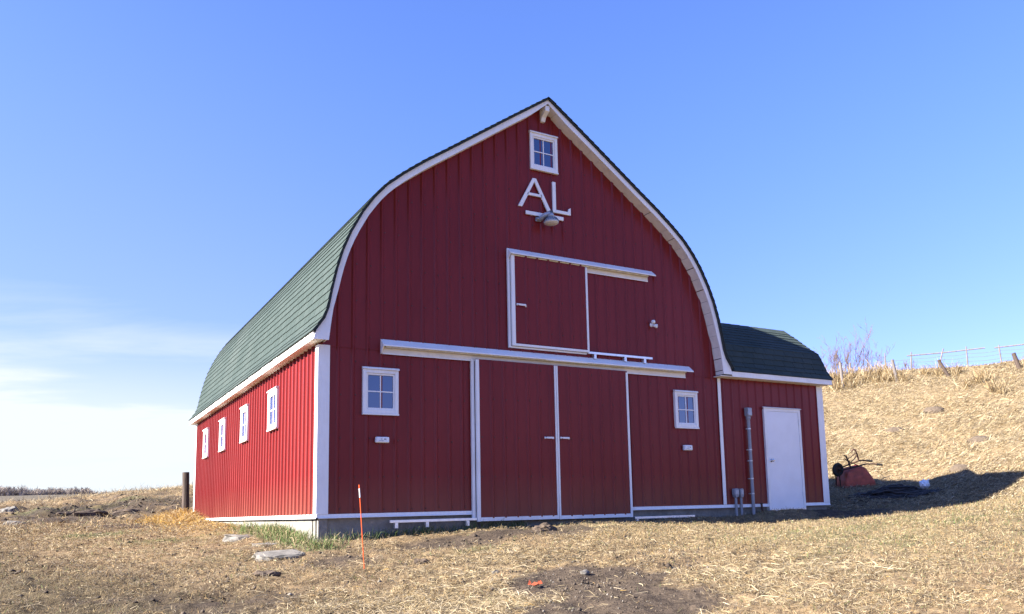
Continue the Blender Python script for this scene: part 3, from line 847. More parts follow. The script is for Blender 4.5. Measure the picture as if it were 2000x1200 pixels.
# bottom guide rails
def rail(x0, x1, z, y, br, bh, m_, hgt=.042):
    b_ = MB(); b_.box(x0, x1, y-.03, y+.01, z-hgt, z); o = b_.build('guide_rail', m_, barn, bevel=.003)
    for x in br:
        b2 = MB(); b2.box(x-.026, x+.026, y-.022, y-.017, z-hgt-bh, z-hgt-.001); b2.box(x-.026, x-.016, y-.0165, y+.05, z-hgt-bh, z-hgt-.001); b2.box(x+.016, x+.026, y-.0165, y+.05, z-hgt-bh, z-hgt-.001)
        b2.box(x-.006, x+.006, y-.026, y-.0225, z-hgt-bh*.7, z-hgt-bh*.3)
        b2.build('bracket', M['alu'], o)
rail(1.11, 2.62, -.062, -.085, (1.22, 1.74, 2.46), .085, M['alu'])
rail(5.90, 7.36, -.128, -.085, (5.96, 6.62, 7.2), .075, M['alu'])
rail(4.97, 6.48, 2.948, -.072, (5.13, 5.83, 6.30), .085, M['alu'])

# walk door in the wing
ex0, ex1, ez0, ez1 = 9.475, 10.555, -.085, 2.075
b = MB(); b.box(ex0, ex1, -.048, .03, ez0, ez1)
ed = b.build('entry_door', M['white'], barn); ed['label'] = 'plain white entry door'
fr = MB()
for q in ((ex0-.012, ex0+.05, ez0, ez1+.012), (ex1-.05, ex1+.012, ez0, ez1+.012), (ex0+.0505, ex1-.0505, ez1-.05, ez1+.012)): fr.box(q[0], q[1], -.064, -.0485, q[2], q[3])
fr.build('door_frame', M['white'], ed, bevel=.003)
b = MB(); b.prism([(-.049, ez1+.013), (-.085, ez1+.013), (-.085, ez1+.024), (-.049, ez1+.04)], 'x', ex0-.03, ex1+.03); b.build('drip_cap', M['white'], ed)
b = MB(); b.box(ex0+.056, ex1-.056, -.0565, -.0485, ez0+.03, ez1-.056); b.build('door_leaf', M['door'], ed, bevel=.003)
b = MB(); b.box(ex0+.02, ex1-.02, -.085, -.049, ez0-.02, ez0+.024); b.build('threshold', M['alu'], ed)
b = MB(); b.lathe([(.034, -.058), (.034, -.064), (.014, -.066), (.014, -.088), (.028, -.094), (.034, -.11), (.026, -.128), (.008, -.132)], 14, (ex0+.125, 0, .965), 'y'); b.build('knob', M['chrome'], ed, smooth=True)
for z in (.25, 1.02, 1.80):
    b = MB(); b.box(ex1-.062, ex1-.046, -.074, -.0645, z-.055, z+.055); b.tube([(ex1-.054, -.076, z-.055), (ex1-.054, -.076, z+.055)], .007, 6); b.build('hinge', M['alu'], ed)

# screw heads
sc = MB()
def screws(xs, zs, y):
    for x in xs:
        for z in zs:
            z_ = z+.008*rng.randn(); r_ = .008
            sc.add([(x-r_, y-.006, z_-r_), (x+r_, y-.006, z_-r_), (x+r_, y-.006, z_+r_), (x-r_, y-.006, z_+r_), (x-.012, y, z_-.012), (x+.012, y, z_-.012), (x+.012, y, z_+.012), (x-.012, y, z_+.012)],
                   [(0, 1, 2, 3), (0, 4, 5, 1), (1, 5, 6, 2), (2, 6, 7, 3), (3, 7, 4, 0)])
ribx = [.052+PITCH*k for k in range(60)]
screws([x+.05 for x in ribx if .2 < x < 2.5 or 5.95 < x < W-.1], (.12, .62, 1.22, 1.9, 2.45), -.0022)
for zz in (2.85, 3.45, 4.05, 4.65, 5.25, 5.85, 6.45):
    screws([x+.05 for x in ribx if .3 < x < W-.3 and zz < inner(x)-.15 and not (3.3 < x < 6.6 and 2.8 < zz < 4.75) and not (3.75 < x < 4.5 and zz > 6.3)], (zz,), -.0142)
screws([2.925+.05+PITCH*k for k in range(-1, 6) if 2.72 < 2.975+PITCH*k < 4.15], (.62, 1.28, 1.95, 2.5), -.1112)
screws([4.49+.05+PITCH*k for k in range(-1, 6) if 4.3 < 4.54+PITCH*k < 5.78], (.62, 1.28, 1.95, 2.5), -.1112)
screws([3.66+.05+PITCH*k for k in range(-1, 6) if 3.46 < 3.71+PITCH*k < 4.9], (3.2, 3.8, 4.35), -.1062)
o = sc.build('screw_heads', simple('screw_red', (.07, .014, .014), .5), barn); o['kind'] = 'stuff'
sc = MB()
for y in np.arange(.16, L-.1, PITCH):
    for z in (.35, .95, 1.45, 2.1, 2.5):
        if any(y0-.75 < y < y0+.05 and 1.6 < z < 2.4 for y0 in (3.24, 5.83, 8.4, 10.83)): continue
        r_ = .008; sc.add([(-.009, y-r_, z-r_), (-.009, y+r_, z-r_), (-.009, y+r_, z+r_), (-.009, y-r_, z+r_), (-.002, y-.012, z-.012), (-.002, y+.012, z-.012), (-.002, y+.012, z+.012), (-.002, y-.012, z+.012)],
               [(0, 1, 2, 3), (0, 4, 5, 1), (1, 5, 6, 2), (2, 6, 7, 3), (3, 7, 4, 0)])
o = sc.build('screw_heads', bpy.data.materials['screw_red'], barn); o['kind'] = 'stuff'

# ------------------------------------------------------------------ things fixed to the barn
sign = tag(empty('barn_sign', (4.1, -.014, 5.4)), 'white wooden letters A and L with underline bar high on red gable', 'sign')
def stroke(par, name, quads_):
    b_ = MB()
    for q in quads_: b_.prism([(x-4.1, z-5.4) for x, z in q], 'y', -.055, -.022)
    return b_.build(name, M['white'], par, bevel=.004)
stroke(sign, 'letter', [[(3.555, 5.545), (3.64, 5.545), (3.945, 6.135), (3.875, 6.135)], [(3.9105, 6.068), (3.9455, 6.136), (4.258, 5.545), (4.173, 5.545)], [(3.742, 5.79), (4.075, 5.79), (4.056, 5.84), (3.764, 5.84)]])
stroke(sign, 'letter', [[(4.298, 5.545), (4.368, 5.545), (4.368, 6.145), (4.298, 6.145)], [(4.3685, 5.545), (4.69, 5.545), (4.69, 5.605), (4.3685, 5.605)], [(4.63, 5.606), (4.69, 5.606), (4.69, 5.69), (4.645, 5.665)]])
stroke(sign, 'underline_bar', [[(3.715, 5.415), (4.525, 5.415), (4.525, 5.484), (3.715, 5.484)]])
lamp = tag(empty('yard_light', (4.09, -.014, 5.36)), 'grey yard light with round hood and sensor, mounted below the letters', 'lamp')
b = MB(); b.box(-.20, -.06, -.05, -.02, -.05, .03); b.tube([(-.19, -.07, -.0), (-.06, -.07, -.01)], .03, 8); b.build('mounting_bracket', M['greypaint'], lamp)
b = MB(); b.tube([(-.12, -.05, -.02), (-.03, -.14, .07), (.06, -.26, .10)], [.055, .06, .055], 10); b.tube([(.06, -.26, .0), (.06, -.26, .09)], [.085, .05], 12); b.build('lamp_housing', M['greypaint'], lamp, smooth=True)
b = MB(); b.lathe([(.05, .091), (.05, .14), (.035, .15)], 12, (.06, -.26, 0)); b.build('photo_sensor', M['darkgrey'], lamp)
b = MB(); b.lathe([(.085, .0), (.12, -.03), (.165, -.10), (.165, -.115)], 20, (.06, -.26, 0)); b.build('reflector', M['greypaint'], lamp)
rb_ = MB()
for k in range(20):
    a = 2*math.pi*k/20; ca, sa = math.cos(a), math.sin(a)
    rb_.tube([(.06+.115*ca, -.26+.115*sa, -.02), (.06+.168*ca, -.26+.168*sa, -.10)], .008, 4)
rb_.build('cooling_rib', M['darkgrey'], lamp)
b = MB(); b.lathe([(.163, -.116), (.16, -.14), (.11, -.165), (.0, -.172)], 20, (.06, -.26, 0)); b.build('lens', M['lens'], lamp, smooth=True)

lamp.scale = (.82, .9, .82)

def wall_box(x0, x1, z0, z1, label):
    o = tag(empty('wall_box', ((x0+x1)/2, -.022, (z0+z1)/2)), label, 'outlet box', 'white boxes on the barn front')
    w, h = (x1-x0)/2, (z1-z0)/2
    b_ = MB(); b_.box(-w, w, -.07, -.0, -h, h); b_.build('box_body', M['plastic'], o, bevel=.014)
    b_ = MB(); b_.prism([(-w*.9, -h*.75), (w*.95, -h*.85), (w*.9, h*.9), (-w*.92, h*.8)], 'y', -.078, -.071); b_.build('cover_sheet', M['plastic'], o, bevel=.006)
    b_ = MB()
    for (a, c, e, g) in ((-.35, -.1, .1, .35), (.15, .3, -.05, .4), (.33, .48, -.05, .4), (-.6, .1, -.45, -.3)): b_.box(a*w, c*w, -.0805, -.0785, e*h, g*h)
    b_.build('smudge', M['print'], o)
    return o
wall_box(.886, 1.105, 1.158, 1.252, 'white wrapped box on red wall beneath the left front window')
wall_box(7.20, 7.40, 1.14, 1.245, 'white wrapped box on red wall beneath the right front window')
fl = tag(empty('flood_light', (6.54, -.02, 3.62)), 'small white double-headed security light on red wall right of loft door', 'lamp')
fl.scale = (.62, .62, .75)
b = MB(); b.lathe([(.06, 0), (.06, -.03), (.045, -.045)], 14, (0, 0, 0), 'y'); b.build('base_plate', M['plastic'], fl)
for (x, z, dx) in ((-.02, .075, -.02), (.045, -.03, .03)):
    b = MB(); b.tube([(x*.4, -.03, z*.5), (x, -.10, z), (x+dx, -.20, z-.03)], [.025, .04, .055], 10); b.build('lamp_head', M['plastic'], fl, smooth=True)

def clip(par, x, y, z, r_):
    b_ = MB(); b_.lathe([(r_+.006, z-.012), (r_+.006, z+.012)], 10, (x, y, 0)); b_.box(x-r_-.025, x-r_-.004, y+.01, y+.05, z-.01, z+.01); b_.build('pipe_strap', M['galv'], par)
cd = tag(empty('power_riser', (8.98, -.075, gh(8.98, -.08))), 'tall grey electrical conduit with box on top beside white entry door', 'conduit')
z0 = gh(8.98, -.08)
b = MB(); b.tube([(.005, 0, -.2), (0, 0, 1.89-z0)], .036, 12); b.build('pipe', M['pvc'], cd, smooth=False)
b = MB(); b.box(-.062, .07, -.05, .045, 1.885-z0, 2.065-z0); b.build('top_box', M['pvc'], cd, bevel=.01)
b = MB(); b.box(-.05, .058, -.06, -.0505, 1.90-z0, 2.05-z0); b.build('cover', M['greypaint'], cd, bevel=.004)
b = MB(); b.lathe([(.036, 1.80-z0), (.05, 1.84-z0), (.05, 1.884-z0)], 12); b.build('coupling', M['pvc'], cd)
for z in (1.62, 1.18, .95, .58, .27): clip(cd, 0, 0, z-z0, .036)
for k, (x, lab) in enumerate(((8.51, 'left of two short grey conduits with rounded boxes by the white seam trim'), (8.655, 'right of two short grey conduits with rounded boxes by the white seam trim'))):
    zg = gh(x, -.07)
    o = tag(empty('short_conduit', (x, -.07, zg)), lab, 'conduit', 'short grey conduits by the wing wall')
    b = MB(); b.tube([(0, 0, -.2), (0, 0, .20-zg)], .028, 10); b.build('pipe', M['pvc'], o)
    w = .062-.012*k
    b = MB(); b.prism([(-w, .25), (-.03, .195), (.03, .195), (w, .25), (w, .355), (w-.02, .378), (-w+.02, .378), (-w, .355)], 'y', -.045, .045)
    for i, v in enumerate(b.v): b.v[i] = (v[0], v[1], v[2]-zg)
    b.build('meter_box', M['pvc'], o, bevel=.012)
    b = MB(); b.prism([(-w+.02, .258), (w-.02, .258), (w-.02, .345), (-w+.02, .345)], 'y', -.052, -.0455)
    for i, v in enumerate(b.v): b.v[i] = (v[0], v[1], v[2]-zg)
    b.build('cover', M['greypaint'], o, bevel=.004)
zg = gh(9.22, -.09)
st = MB(); st.tube([(9.22, -.09, zg-.1), (9.205, -.09, .05)], .022, 8); st.tube([(9.205, -.09, .051), (9.203, -.09, .075)], .03, 8)
tag(st.build('stub_pipe', M['rustbrown']), 'short dark pipe stub at the foot of the wall left of white entry door', 'pipe')

# ------------------------------------------------------------------ things on the ground
def rough_mesh(name, pts_fn, mat, label, cat, loc, group=None, seed=0, sub=3, amp=.12, scale=(1, 1, 1), rz=0., flat=None, tilt=(0, 0), freq=2.2):
    bm = bmesh.new(); bmesh.ops.create_icosphere(bm, subdivisions=sub, radius=1)
    P = np.array([v.co for v in bm.verts])
    n = (fbm(P[:, 0]*freq+P[:, 2]*1.3+seed, P[:, 1]*freq-P[:, 2]*.7, seed, 4)-.5)*2
    n2 = (fbm(P[:, 0]*freq*3+P[:, 2]*4+seed, P[:, 1]*freq*3, seed+3, 3)-.5)*2
    for v, a, c in zip(bm.verts, n, n2):
        p = v.co*(1+amp*2*a+amp*c)
        if flat:
            q = flat; p = Vector((math.copysign(abs(p.x)**.45, p.x), math.copysign(abs(p.y)**.5, p.y), math.copysign(abs(p.z)**.35, p.z)))*(1+amp*a+amp*.6*c)
        v.co = Vector((p.x*scale[0], p.y*scale[1], p.z*scale[2]))
    me_ = bpy.data.meshes.new(name); bm.to_mesh(me_); bm.free(); me_.materials.append(mat)
    o = link(bpy.data.objects.new(name, me_)); o.location = loc; o.rotation_euler = (tilt[0], tilt[1], rz)
    return tag(o, label, cat, group)
def on_ground(x, y, dz=0.): return (x, y, gh(x, y)+dz)
rough_mesh('concrete_slab', None, M['rock'], 'flat pale broken concrete slab lying in front of the barn corner', 'slab', on_ground(-.80, -1.1, .02), seed=2, amp=.10, scale=(.31, .24, .055), rz=.25, flat=1, tilt=(.14, -.03), sub=4)
rough_mesh('concrete_slab', None, M['rock'], 'grey slab half buried in straw beside the side wall, left of corner', 'slab', on_ground(-.72, 1.65, -.01), seed=5, amp=.14, scale=(.30, .24, .07), rz=.7, flat=1, tilt=(.1, .05))
rough_mesh('concrete_slab', None, M['rock'], 'small slab piece between the two larger slabs by barn corner', 'slab', on_ground(-.66, .35, -.015), seed=6, amp=.14, scale=(.2, .13, .05), rz=.2, flat=1, tilt=(.08, 0))
rough_mesh('stone', None, M['rock'], 'pale stone on the bare soil patch in front of doors', 'stone', on_ground(1.75, -4.65, .015), seed=7, amp=.2, scale=(.055, .04, .032), sub=2)
rough_mesh('stone', None, M['rock'], 'whitish rough stone at the left edge of bare soil patch', 'stone', on_ground(.98, -3.95, .01), seed=8, amp=.25, scale=(.06, .04, .03), sub=2)
rough_mesh('soil_clod', None, M['soil'], 'dark clod of soil and straw below the meeting of the sliding doors', 'clod', on_ground(3.3, -1.15, .03), seed=9, amp=.25, scale=(.19, .14, .095), sub=3)
rough_mesh('soil_clod', None, M['soil'], 'dark turned sod lump left of the orange stake', 'clod', on_ground(-1.30, -2.62, .0), seed=10, amp=.28, scale=(.16, .11, .06), sub=3)
rough_mesh('soil_clod', None, M['soil'], 'grassy dark clod right of the orange stake', 'clod', on_ground(.55, -2.75, .0), seed=12, amp=.28, scale=(.10, .08, .06), sub=3)
rough_mesh('rock', None, M['rock'], 'pale rock at the far left edge of the field, upper one', 'rock', on_ground(-4.55, 18.6, .05), seed=13, amp=.15, scale=(.34, .3, .26), sub=3)
rough_mesh('rock', None, M['rock'], 'pale sandy rock at far left edge of field, lower one', 'rock', on_ground(-4.2, 12.6, .0), seed=14, amp=.18, scale=(.28, .22, .12), sub=3)
for k, (x, y, s_, lab) in enumerate(((20.44, 1.84, .48, 'brown burrow mound high on the straw slope by the right edge'), (17.6, .75, .36, 'brown burrow mound just above the barn shadow on slope'),
                                     (24.4, 5.9, .50, 'brown burrow mound near the top of the straw slope under the leaning post'), (21.7, 5.65, .45, 'pale flattened burrow mound at middle of the straw slope'))):
    rough_mesh('soil_mound', None, M['moundsoil'], lab, 'mound', on_ground(x, y, -.06), group='burrow mounds on the slope', seed=20+k, amp=.07, scale=(s_*.95, s_*.75, .19), rz=.8, sub=4, tilt=(.0, -.15))
for k, (x, y, s_) in enumerate(((-1.35, 16.6, .45), (-2.4, 15.6, .5), (-3.0, 16.2, .35))):
    rough_mesh('soil_clod', None, M['soil'], ('dark sod lump on the left bank nearest the wooden post', 'broad dark sod lump in the middle of the left bank', 'dark sod lump on the left bank nearest the left edge')[k], 'clod', on_ground(x, y, -.02), seed=30+k, amp=.2, scale=(s_, s_*.5, .13), rz=.4*k, sub=3)

# orange scrap
b = MB(); zz = gh(.95, -4.84)
for k in range(7):
    a = rng.uniform(-.3, .9); l_ = rng.uniform(.03, .08); x, y = .95+rng.uniform(-.08, .08), -4.84+rng.uniform(-.04, .04)
    b.add([(x, y, zz+.02), (x+l_*math.cos(a), y+l_*math.sin(a), zz+.02+.05*rng.rand()), (x+l_*math.cos(a)+.012, y+l_*math.sin(a)-.02, zz+.03), (x+.015, y-.02, zz+.015)], [(0, 1, 2, 3)])
o = b.build('plastic_scrap', M['scrap']); sd = o.modifiers.new('t', 'SOLIDIFY'); sd.thickness = .004
tag(o, 'torn orange plastic scrap at left edge of the bare soil patch', 'scrap')

# marker stake
zg = gh(-.15, -2.65)
stk = tag(empty('marker_stake', (-.15, -2.65, zg)), 'thin orange marker stake with white band standing in the straw before the barn', 'stake')
tp = Vector((-.065, .02, .40-zg))
def seg(t0, t1): return [tuple(tp*t0), tuple(tp*t1)]
b = MB(); b.tube(seg(-.08, .845), .006, 8); b.build('rod', M['orange'], stk)
b = MB(); b.tube(seg(.846, .955), .0068, 8); b.build('reflective_band', M['reflect'], stk)
b = MB(); b.tube(seg(.956, 1.0), .0072, 8); b.build('cap', M['orange'], stk)

# gate post beyond the back corner
def post(name, x, y, top, r_, lean, mat, label, group=None, rot=0.):
    z_ = gh(x, y); h = top-z_
    b_ = MB(); pts = []; n = 9
    for i in range(n+1):
        t = -.15+1.15*i/n
        pts.append((x+lean[0]*max(t, 0)+.006*math.sin(3*t+x), y+lean[1]*max(t, 0), z_+h*t))
    rad = [r_*(1.08-.12*i/n+.03*math.sin(5*i+x*7)) for i in range(n+1)]
    b_.tube(pts, rad, 12)
    o = b_.build(name, mat, smooth=False); return tag(o, label, 'post', group)
post('wooden_post', 0.0, 14.16, 1.44, .098, (-.03, 0), M['wood'], 'upright dark weathered wooden post beyond the back corner of the barn')
# old leaning posts on the slope
post('wooden_post', 26.30, 11.45, 6.25, .06, (-.03, .04), M['greywood'], 'old wooden post among the bare shrubs at left end of the slope crest', 'old posts along the crest')
post('wooden_post', 27.66, 9.69, 6.17, .065, (-.08, .10), M['greywood'], 'old wooden post standing nearly upright right of the bare shrubs', 'old posts along the crest')
post('wooden_post', 28.80, 8.00, 5.97, .068, (-.22, .28), M['wood'], 'old wooden post leaning strongly left below the slanted fence stake', 'old posts along the crest')
post('wooden_post', 30.13, 5.76, 5.96, .085, (-.10, .13), M['wood'], 'thick old wooden post leaning left at right edge of picture', 'old posts along the crest')

# fence behind the crest
fence = tag(empty('wire_fence', (31.8, 10.2, gh(31.8, 10.2))), 'thin wire fence with pale rails on stakes along the hill crest', 'fence')
fo_ = fence.location.copy()
def fpart(name, pts, r_, mat, n=6, taper=None):
    b_ = MB(); b_.tube([tuple(Vector(p)-fo_) for p in pts], r_, n); return b_.build(name, mat, fence)
for (x, y, zt, dx, dy) in ((29.43, 13.48, 6.78, 0, 0), (30.41, 12.21, 7.11, 0, 0), (31.05, 11.31, 7.05, .03, -.05), (31.68, 10.36, 7.07, .17, -.25), (32.35, 9.3, 7.06, .0, .0), (33.05, 8.12, 6.97, -.03, .04), (33.9, 6.7, 7.0, 0, 0)):
    z_ = gh(x, y); fpart('stake', [(x-dx*.3, y-dy*.3, z_-.2), (x+dx*.5, y+dy*.5, (z_+zt)/2), (x+dx, y+dy, zt)], [.042, .038, .03], M['greywood'])
fpart('rail', [(30.95, 11.42, 6.885), (31.8, 10.2, 6.875), (32.75, 8.65, 6.91)], .032, M['greywood'])
fpart('rail', [(32.93, 8.32, 6.865), (33.5, 7.3, 6.88), (34.3, 6.0, 6.95)], .032, M['greywood'])
for dz in (.0, -.17, -.36):
    pts = []
    for (x, y) in ((28.4, 14.9), (29.43, 13.48), (30.41, 12.21), (31.05, 11.31), (31.75, 10.25), (32.35, 9.3), (33.05, 8.12), (33.9, 6.7)):
        pts.append((x+.03, y, 6.72+dz+.0))
    full = []
    for p, q in zip(pts[:-1], pts[1:]):
        for t in (0, .25, .5, .75): full.append((p[0]+(q[0]-p[0])*t, p[1]+(q[1]-p[1])*t, p[2]-.10*t*(1-t)+.01*math.sin(7*t+p[0])))
    full.append(pts[-1]); fpart('wire', full, .0065, M['greywood'], 4)

# overturned wheelbarrow
wbx, wby = 15.78, 2.76
zg = gh(wbx, wby)
wb = tag(empty('wheelbarrow', (wbx, wby, zg), R(-49)), 'overturned red wheelbarrow with black wheel up and bent legs, right of the barn', 'wheelbarrow')
b = MB()
def ring(x0, x1, w, z, sh): return [(x0, -w, z), (x1, -w*sh, z), (x1, w*sh, z), (x0, w, z)]
lay = [ring(-.44, .40, .36, -.08, .85), ring(-.43, .40, .355, .02, .85), ring(-.36, .34, .31, .22, .82), ring(-.24, .27, .25, .40, .8), ring(-.12, .20, .20, .455, .8)]
v = [p for q in lay for p in q]; f = []
for i in range(len(lay)-1):
    for k in range(4): f.append((4*i+k, 4*i+(k+1) % 4, 4*i+4+(k+1) % 4, 4*i+4+k))
f.append((16, 17, 18, 19)); b.add(v, f)
o = b.build('tray', M['rustred'], wb, bevel=.05)
b = MB()
for s_ in (-1, 1):
    b.tube([(-.40, s_*.09, .50), (-.15, s_*.15, .49), (.30, s_*.22, .50), (.46, s_*.25, .46), (.58, s_*.27, .41)], .02, 8)
for s_ in (-1, 1): b.tube([(-.40, s_*.09, .50), (-.42, s_*.11, .34), (-.46, s_*.14, .06)], .018, 6)
b.build('handle_frame', M['rustbrown'], wb)
for s_ in (-1, 1):
    b = MB(); b.tube([(.54, s_*.265, .43), (.68, s_*.275, .37)], .028, 8); b.build('grip', M['dark'], wb)
for s_, x in ((-1, .0), (1, .30)):
    pass
b = MB()
b.tube([(-.10, -.17, .49), (-.12, -.17, .66), (-.15, -.165, .84), (-.20, -.16, .86)], .021, 6); b.tube([(.10, -.19, .50), (-.08, -.18, .66), (-.2, -.165, .76)], .014, 6)
b.build('leg', M['rustbrown'], wb)
b = MB()
b.tube([(.30, .20, .50), (.29, .20, .72), (.27, .20, .82), (.22, .20, .84), (.17, .195, .80)], .021, 6); b.build('leg', M['rustbrown'], wb)
b = MB(); b.tube([(-.13, -.17, .62), (.12, .04, .63), (.28, .2, .66)], .012, 6); b.tube([(-.14, -.16, .74), (.08, .04, .72), (.28, .2, .74)], .012, 6); b.build('leg_brace', M['rustbrown'], wb)
b = MB(); pr_ = []
for k in range(13):
    a = 2*math.pi*k/12; pr_.append((.135+.045*math.cos(a), .045*math.sin(a)))
whl = link(bpy.data.objects.new('wheel', None), wb); whl.location = (-.40, -.06, .52); whl.rotation_euler = (0, .0, R(20))
b = MB(); b.lathe(pr_, 24, (0, 0, 0), 'y'); b.build('tyre', M['dark'], whl, smooth=True)
b = MB(); b.lathe([(.092, -.02), (.098, 0), (.092, .02)], 18, (0, 0, 0), 'y'); b.build('rim', M['rustbrown'], whl)
b = MB(); b.tube([(0, -.17, 0), (0, .17, 0)], .018, 8); b.build('axle', M['dark'], whl)
wb.rotation_euler = (R(14), R(-15), R(-30)); wb.scale = (1.08, 1.08, 1.08); wb.location.z += .03

# heap of old black wire
zc = gh(14.85, .85)
b = MB(); hx, hy = 14.85, .85
for k in range(120):
    a0 = rng.uniform(0, 6.28); cxp, cyp = rng.normal(0, .30), rng.normal(0, .16)
    rx, ry = rng.uniform(.25, .62), rng.uniform(.14, .34); hh = .34*math.exp(-((cxp/.5)**2+(cyp/.35)**2))*rng.rand()+.02
    n_ = rng.randint(5, 10); span = rng.uniform(1.2, 4.2); pts = []
    for i in range(n_+1):
        a = a0+span*i/n_
        px_, py_ = cxp+rx*math.cos(a), cyp+ry*math.sin(a)
        X_ = hx+px_*.72+py_*.35; Y_ = hy-px_*.72+py_*.75
        top = .30*math.exp(-((px_/.62)**2+(py_/.42)**2))
        pts.append((X_, Y_, gh(X_, Y_)+.015+top*hh/.34*1.0+.03*rng.rand()))
    b.tube(pts, rng.uniform(.011, .020), 5)
for k in range(8):
    a = rng.uniform(2.2, 4.4); pts = []
    for i in range(6):
        X_ = hx-.55*.7*(1+i*.22)+.04*rng.randn(); Y_ = hy+.42*(1+i*.22)-.10*k+.03*rng.randn()
        pts.append((X_, Y_, gh(X_, Y_)+.02+.05*math.sin(i)))
    b.tube(pts, .007, 4)
tag(b.build('wire_heap', M['black']), 'low tangled heap of old black wire in the barn shadow', 'wire heap')
# crumpled white jug
o = rough_mesh('plastic_jug', None, M['plastic'], 'crumpled white plastic jug at the right end of the black wire heap', 'jug', on_ground(15.75, .62, .13), seed=41, amp=.16, scale=(.16, .12, .12), sub=4, rz=.4, freq=3.2)
b = MB(); b.lathe([(.028, .0), (.028, .05), (.02, .055)], 10); p_ = b.build('jug_neck', M['plastic'], o); p_.location = (.13, -.02, .03); p_.rotation_euler = (0, R(80), 0)
b = MB(); b.tube([(.02, -.08, .09), (.05, -.11, .13), (.10, -.09, .12), (.11, -.06, .06)], .014, 6); b.build('jug_handle', M['plastic'], o)
# scrap of white plate and board in shade by the walk door
zg = gh(11.7, .45)
b = MB(); b.box(-.36, .36, -.03, .03, 0, .02); o = b.build('lumber_scrap', M['greywood'], bevel=.003); o.location = (11.75, .35, zg+.02); o.rotation_euler = (.05, .03, -.5)
tag(o, 'thin pale board lying in shade right of the side wing', 'board')

# bare shrubs on the crest
def shrub(x, y, h, nstem, spread, label, seed, lean=0.):
    rs_ = np.random.RandomState(seed); z_ = gh(x, y)
    root = tag(empty('bare_shrub', (x, y, z_)), label, 'shrub', 'bare shrubs on the crest')
    sm = MB(); tw = MB()
    def grow(p, d, l_, r_, lvl, dest):
        pts = [p]; rad = [r_]; q = p
        n = 4
        for i in range(n):
            d = (d+Vector(rs_.normal(0, .13, 3))+Vector((0, 0, .07))).normalized()
            q = q+d*(l_/n); pts.append(q); rad.append(r_*(1-.62*(i+1)/n))
        dest.tube(pts, rad, 4 if lvl else 5, cap=False)
        if lvl < 3:
            for k in range(rs_.randint(3, 5) if lvl < 2 else 3):
                i = rs_.randint(1, n+1); t = pts[i]
                dd = (d+Vector((rs_.normal(0, .5), rs_.normal(0, .5), rs_.uniform(.0, .5)))).normalized()
                grow(t, dd, l_*rs_.uniform(.42, .62), max(rad[i]*.62, .0055), lvl+1, tw)
    for k in range(nstem):
        a = rs_.uniform(0, 6.28); s_ = rs_.uniform(.1, 1)*spread
        d = Vector((math.cos(a)*s_+lean, math.sin(a)*s_-lean, 1)).normalized()
        grow(Vector((.12*math.cos(a), .12*math.sin(a), -.1)), d, h*rs_.uniform(.5, .72), .017*h/2*rs_.uniform(.8, 1.3), 0, sm)
    sm.build('stem', M['twig'], root); tw.build('twig', M['twig'], root)
shrub(29.55, 14.9, 1.9, 8, .45, 'bare shrub farthest left, half hidden behind the wing roof', 1)
shrub(29.85, 14.5, 2.1, 7, .4, 'bushy bare shrub left of the two tall stems on crest', 2)
shrub(30.2, 14.1, 2.5, 3, .22, 'slender bare shrub with sparse tall stems at the middle of the clump', 3)
shrub(30.55, 13.65, 2.65, 4, .33, 'tallest bare shrub of the clump on the hill crest', 4)
shrub(30.85, 13.2, 1.6, 6, .6, 'spreading bare shrub at right end of the clump on crest', 5, lean=.15)
shrub(31.75, 11.95, .65, 12, .9, 'low reddish bare shrub under the fence, right of the clump', 6)

# far bare wood on the horizon, left
b = MB(); rs_ = np.random.RandomState(8)
for k in range(460):
    d = rs_.uniform(375, 410); a = R(rs_.choice([rs_.uniform(-2.9, -1.0), rs_.uniform(-.9, 2.2), rs_.uniform(-1.2, 3.2), rs_.uniform(-14, -3)]))
    x, y = CX+d*math.sin(a), CY+d*math.cos(a); z_ = gh(x, y)
    h = rs_.uniform(1.6, 3.2)*(1.6 if -3 < math.degrees(a) < -1.2 else 1.2 if math.degrees(a) < 2.0 else .7)
    for j in range(7):
        dx = rs_.normal(0, .75); pts = [(x+dx*.2, y, z_-.3), (x+dx*.7, y+rs_.normal(0, .3), z_+h*.55), (x+dx*1.3, y+rs_.normal(0, .5), z_+h*rs_.uniform(.75, 1))]
        b.tube(pts, [.12, .08, .04], 3, cap=False)
        for q in range(3):
            t = rs_.uniform(.3, .9); p = Vector(pts[0]).lerp(Vector(pts[2]), t)
            b.tube([tuple(p), (p.x+rs_.normal(0, .6), p.y+rs_.normal(0, .6), p.z+h*rs_.uniform(.12, .3))], [.07, .03], 3, cap=False)
o = b.build('far_wood', M['farwood']); tag(o, kind='stuff'); o['label'] = 'far-off belt of bare grey trees on the left horizon'

# ------------------------------------------------------------------ grass and straw
PAL = dict(straw=np.array([.36, .285, .165]), pale=np.array([.48, .40, .265]), gold=np.array([.27, .185, .088]), brown=np.array([.115, .078, .046]), grey=np.array([.20, .168, .122]),
           green=np.array([.095, .145, .045]), olive=np.array([.15, .145, .07]), yellow=np.array([.40, .255, .07]))
def polar(n, d0, d1, a0, a1, p):
    """bearing/distance scatter, thinning with distance as d**-p per unit area"""
    u = rng.rand(n); e = 2-p
    d = (d0**e+u*(d1**e-d0**e))**(1/e) if abs(e) > 1e-6 else d0*(d1/d0)**u
    a = rng.uniform(a0, a1, n)
    side_ = rng.rand(n) < .13                      # thinner cover goes on beyond both edges of the view
    lo_, hi_ = (15 if a0 < 0 else 0), (20 if a1 > 60 else 0)
    w_ = rng.uniform(0, max(lo_+hi_, 1e-6), n)
    a = np.where(side_ & (lo_+hi_ > 0), np.where(w_ < lo_, a0-w_, a1+w_-lo_), a)
    a = np.radians(a)
    return CX+d*np.sin(a), CY+d*np.cos(a), d
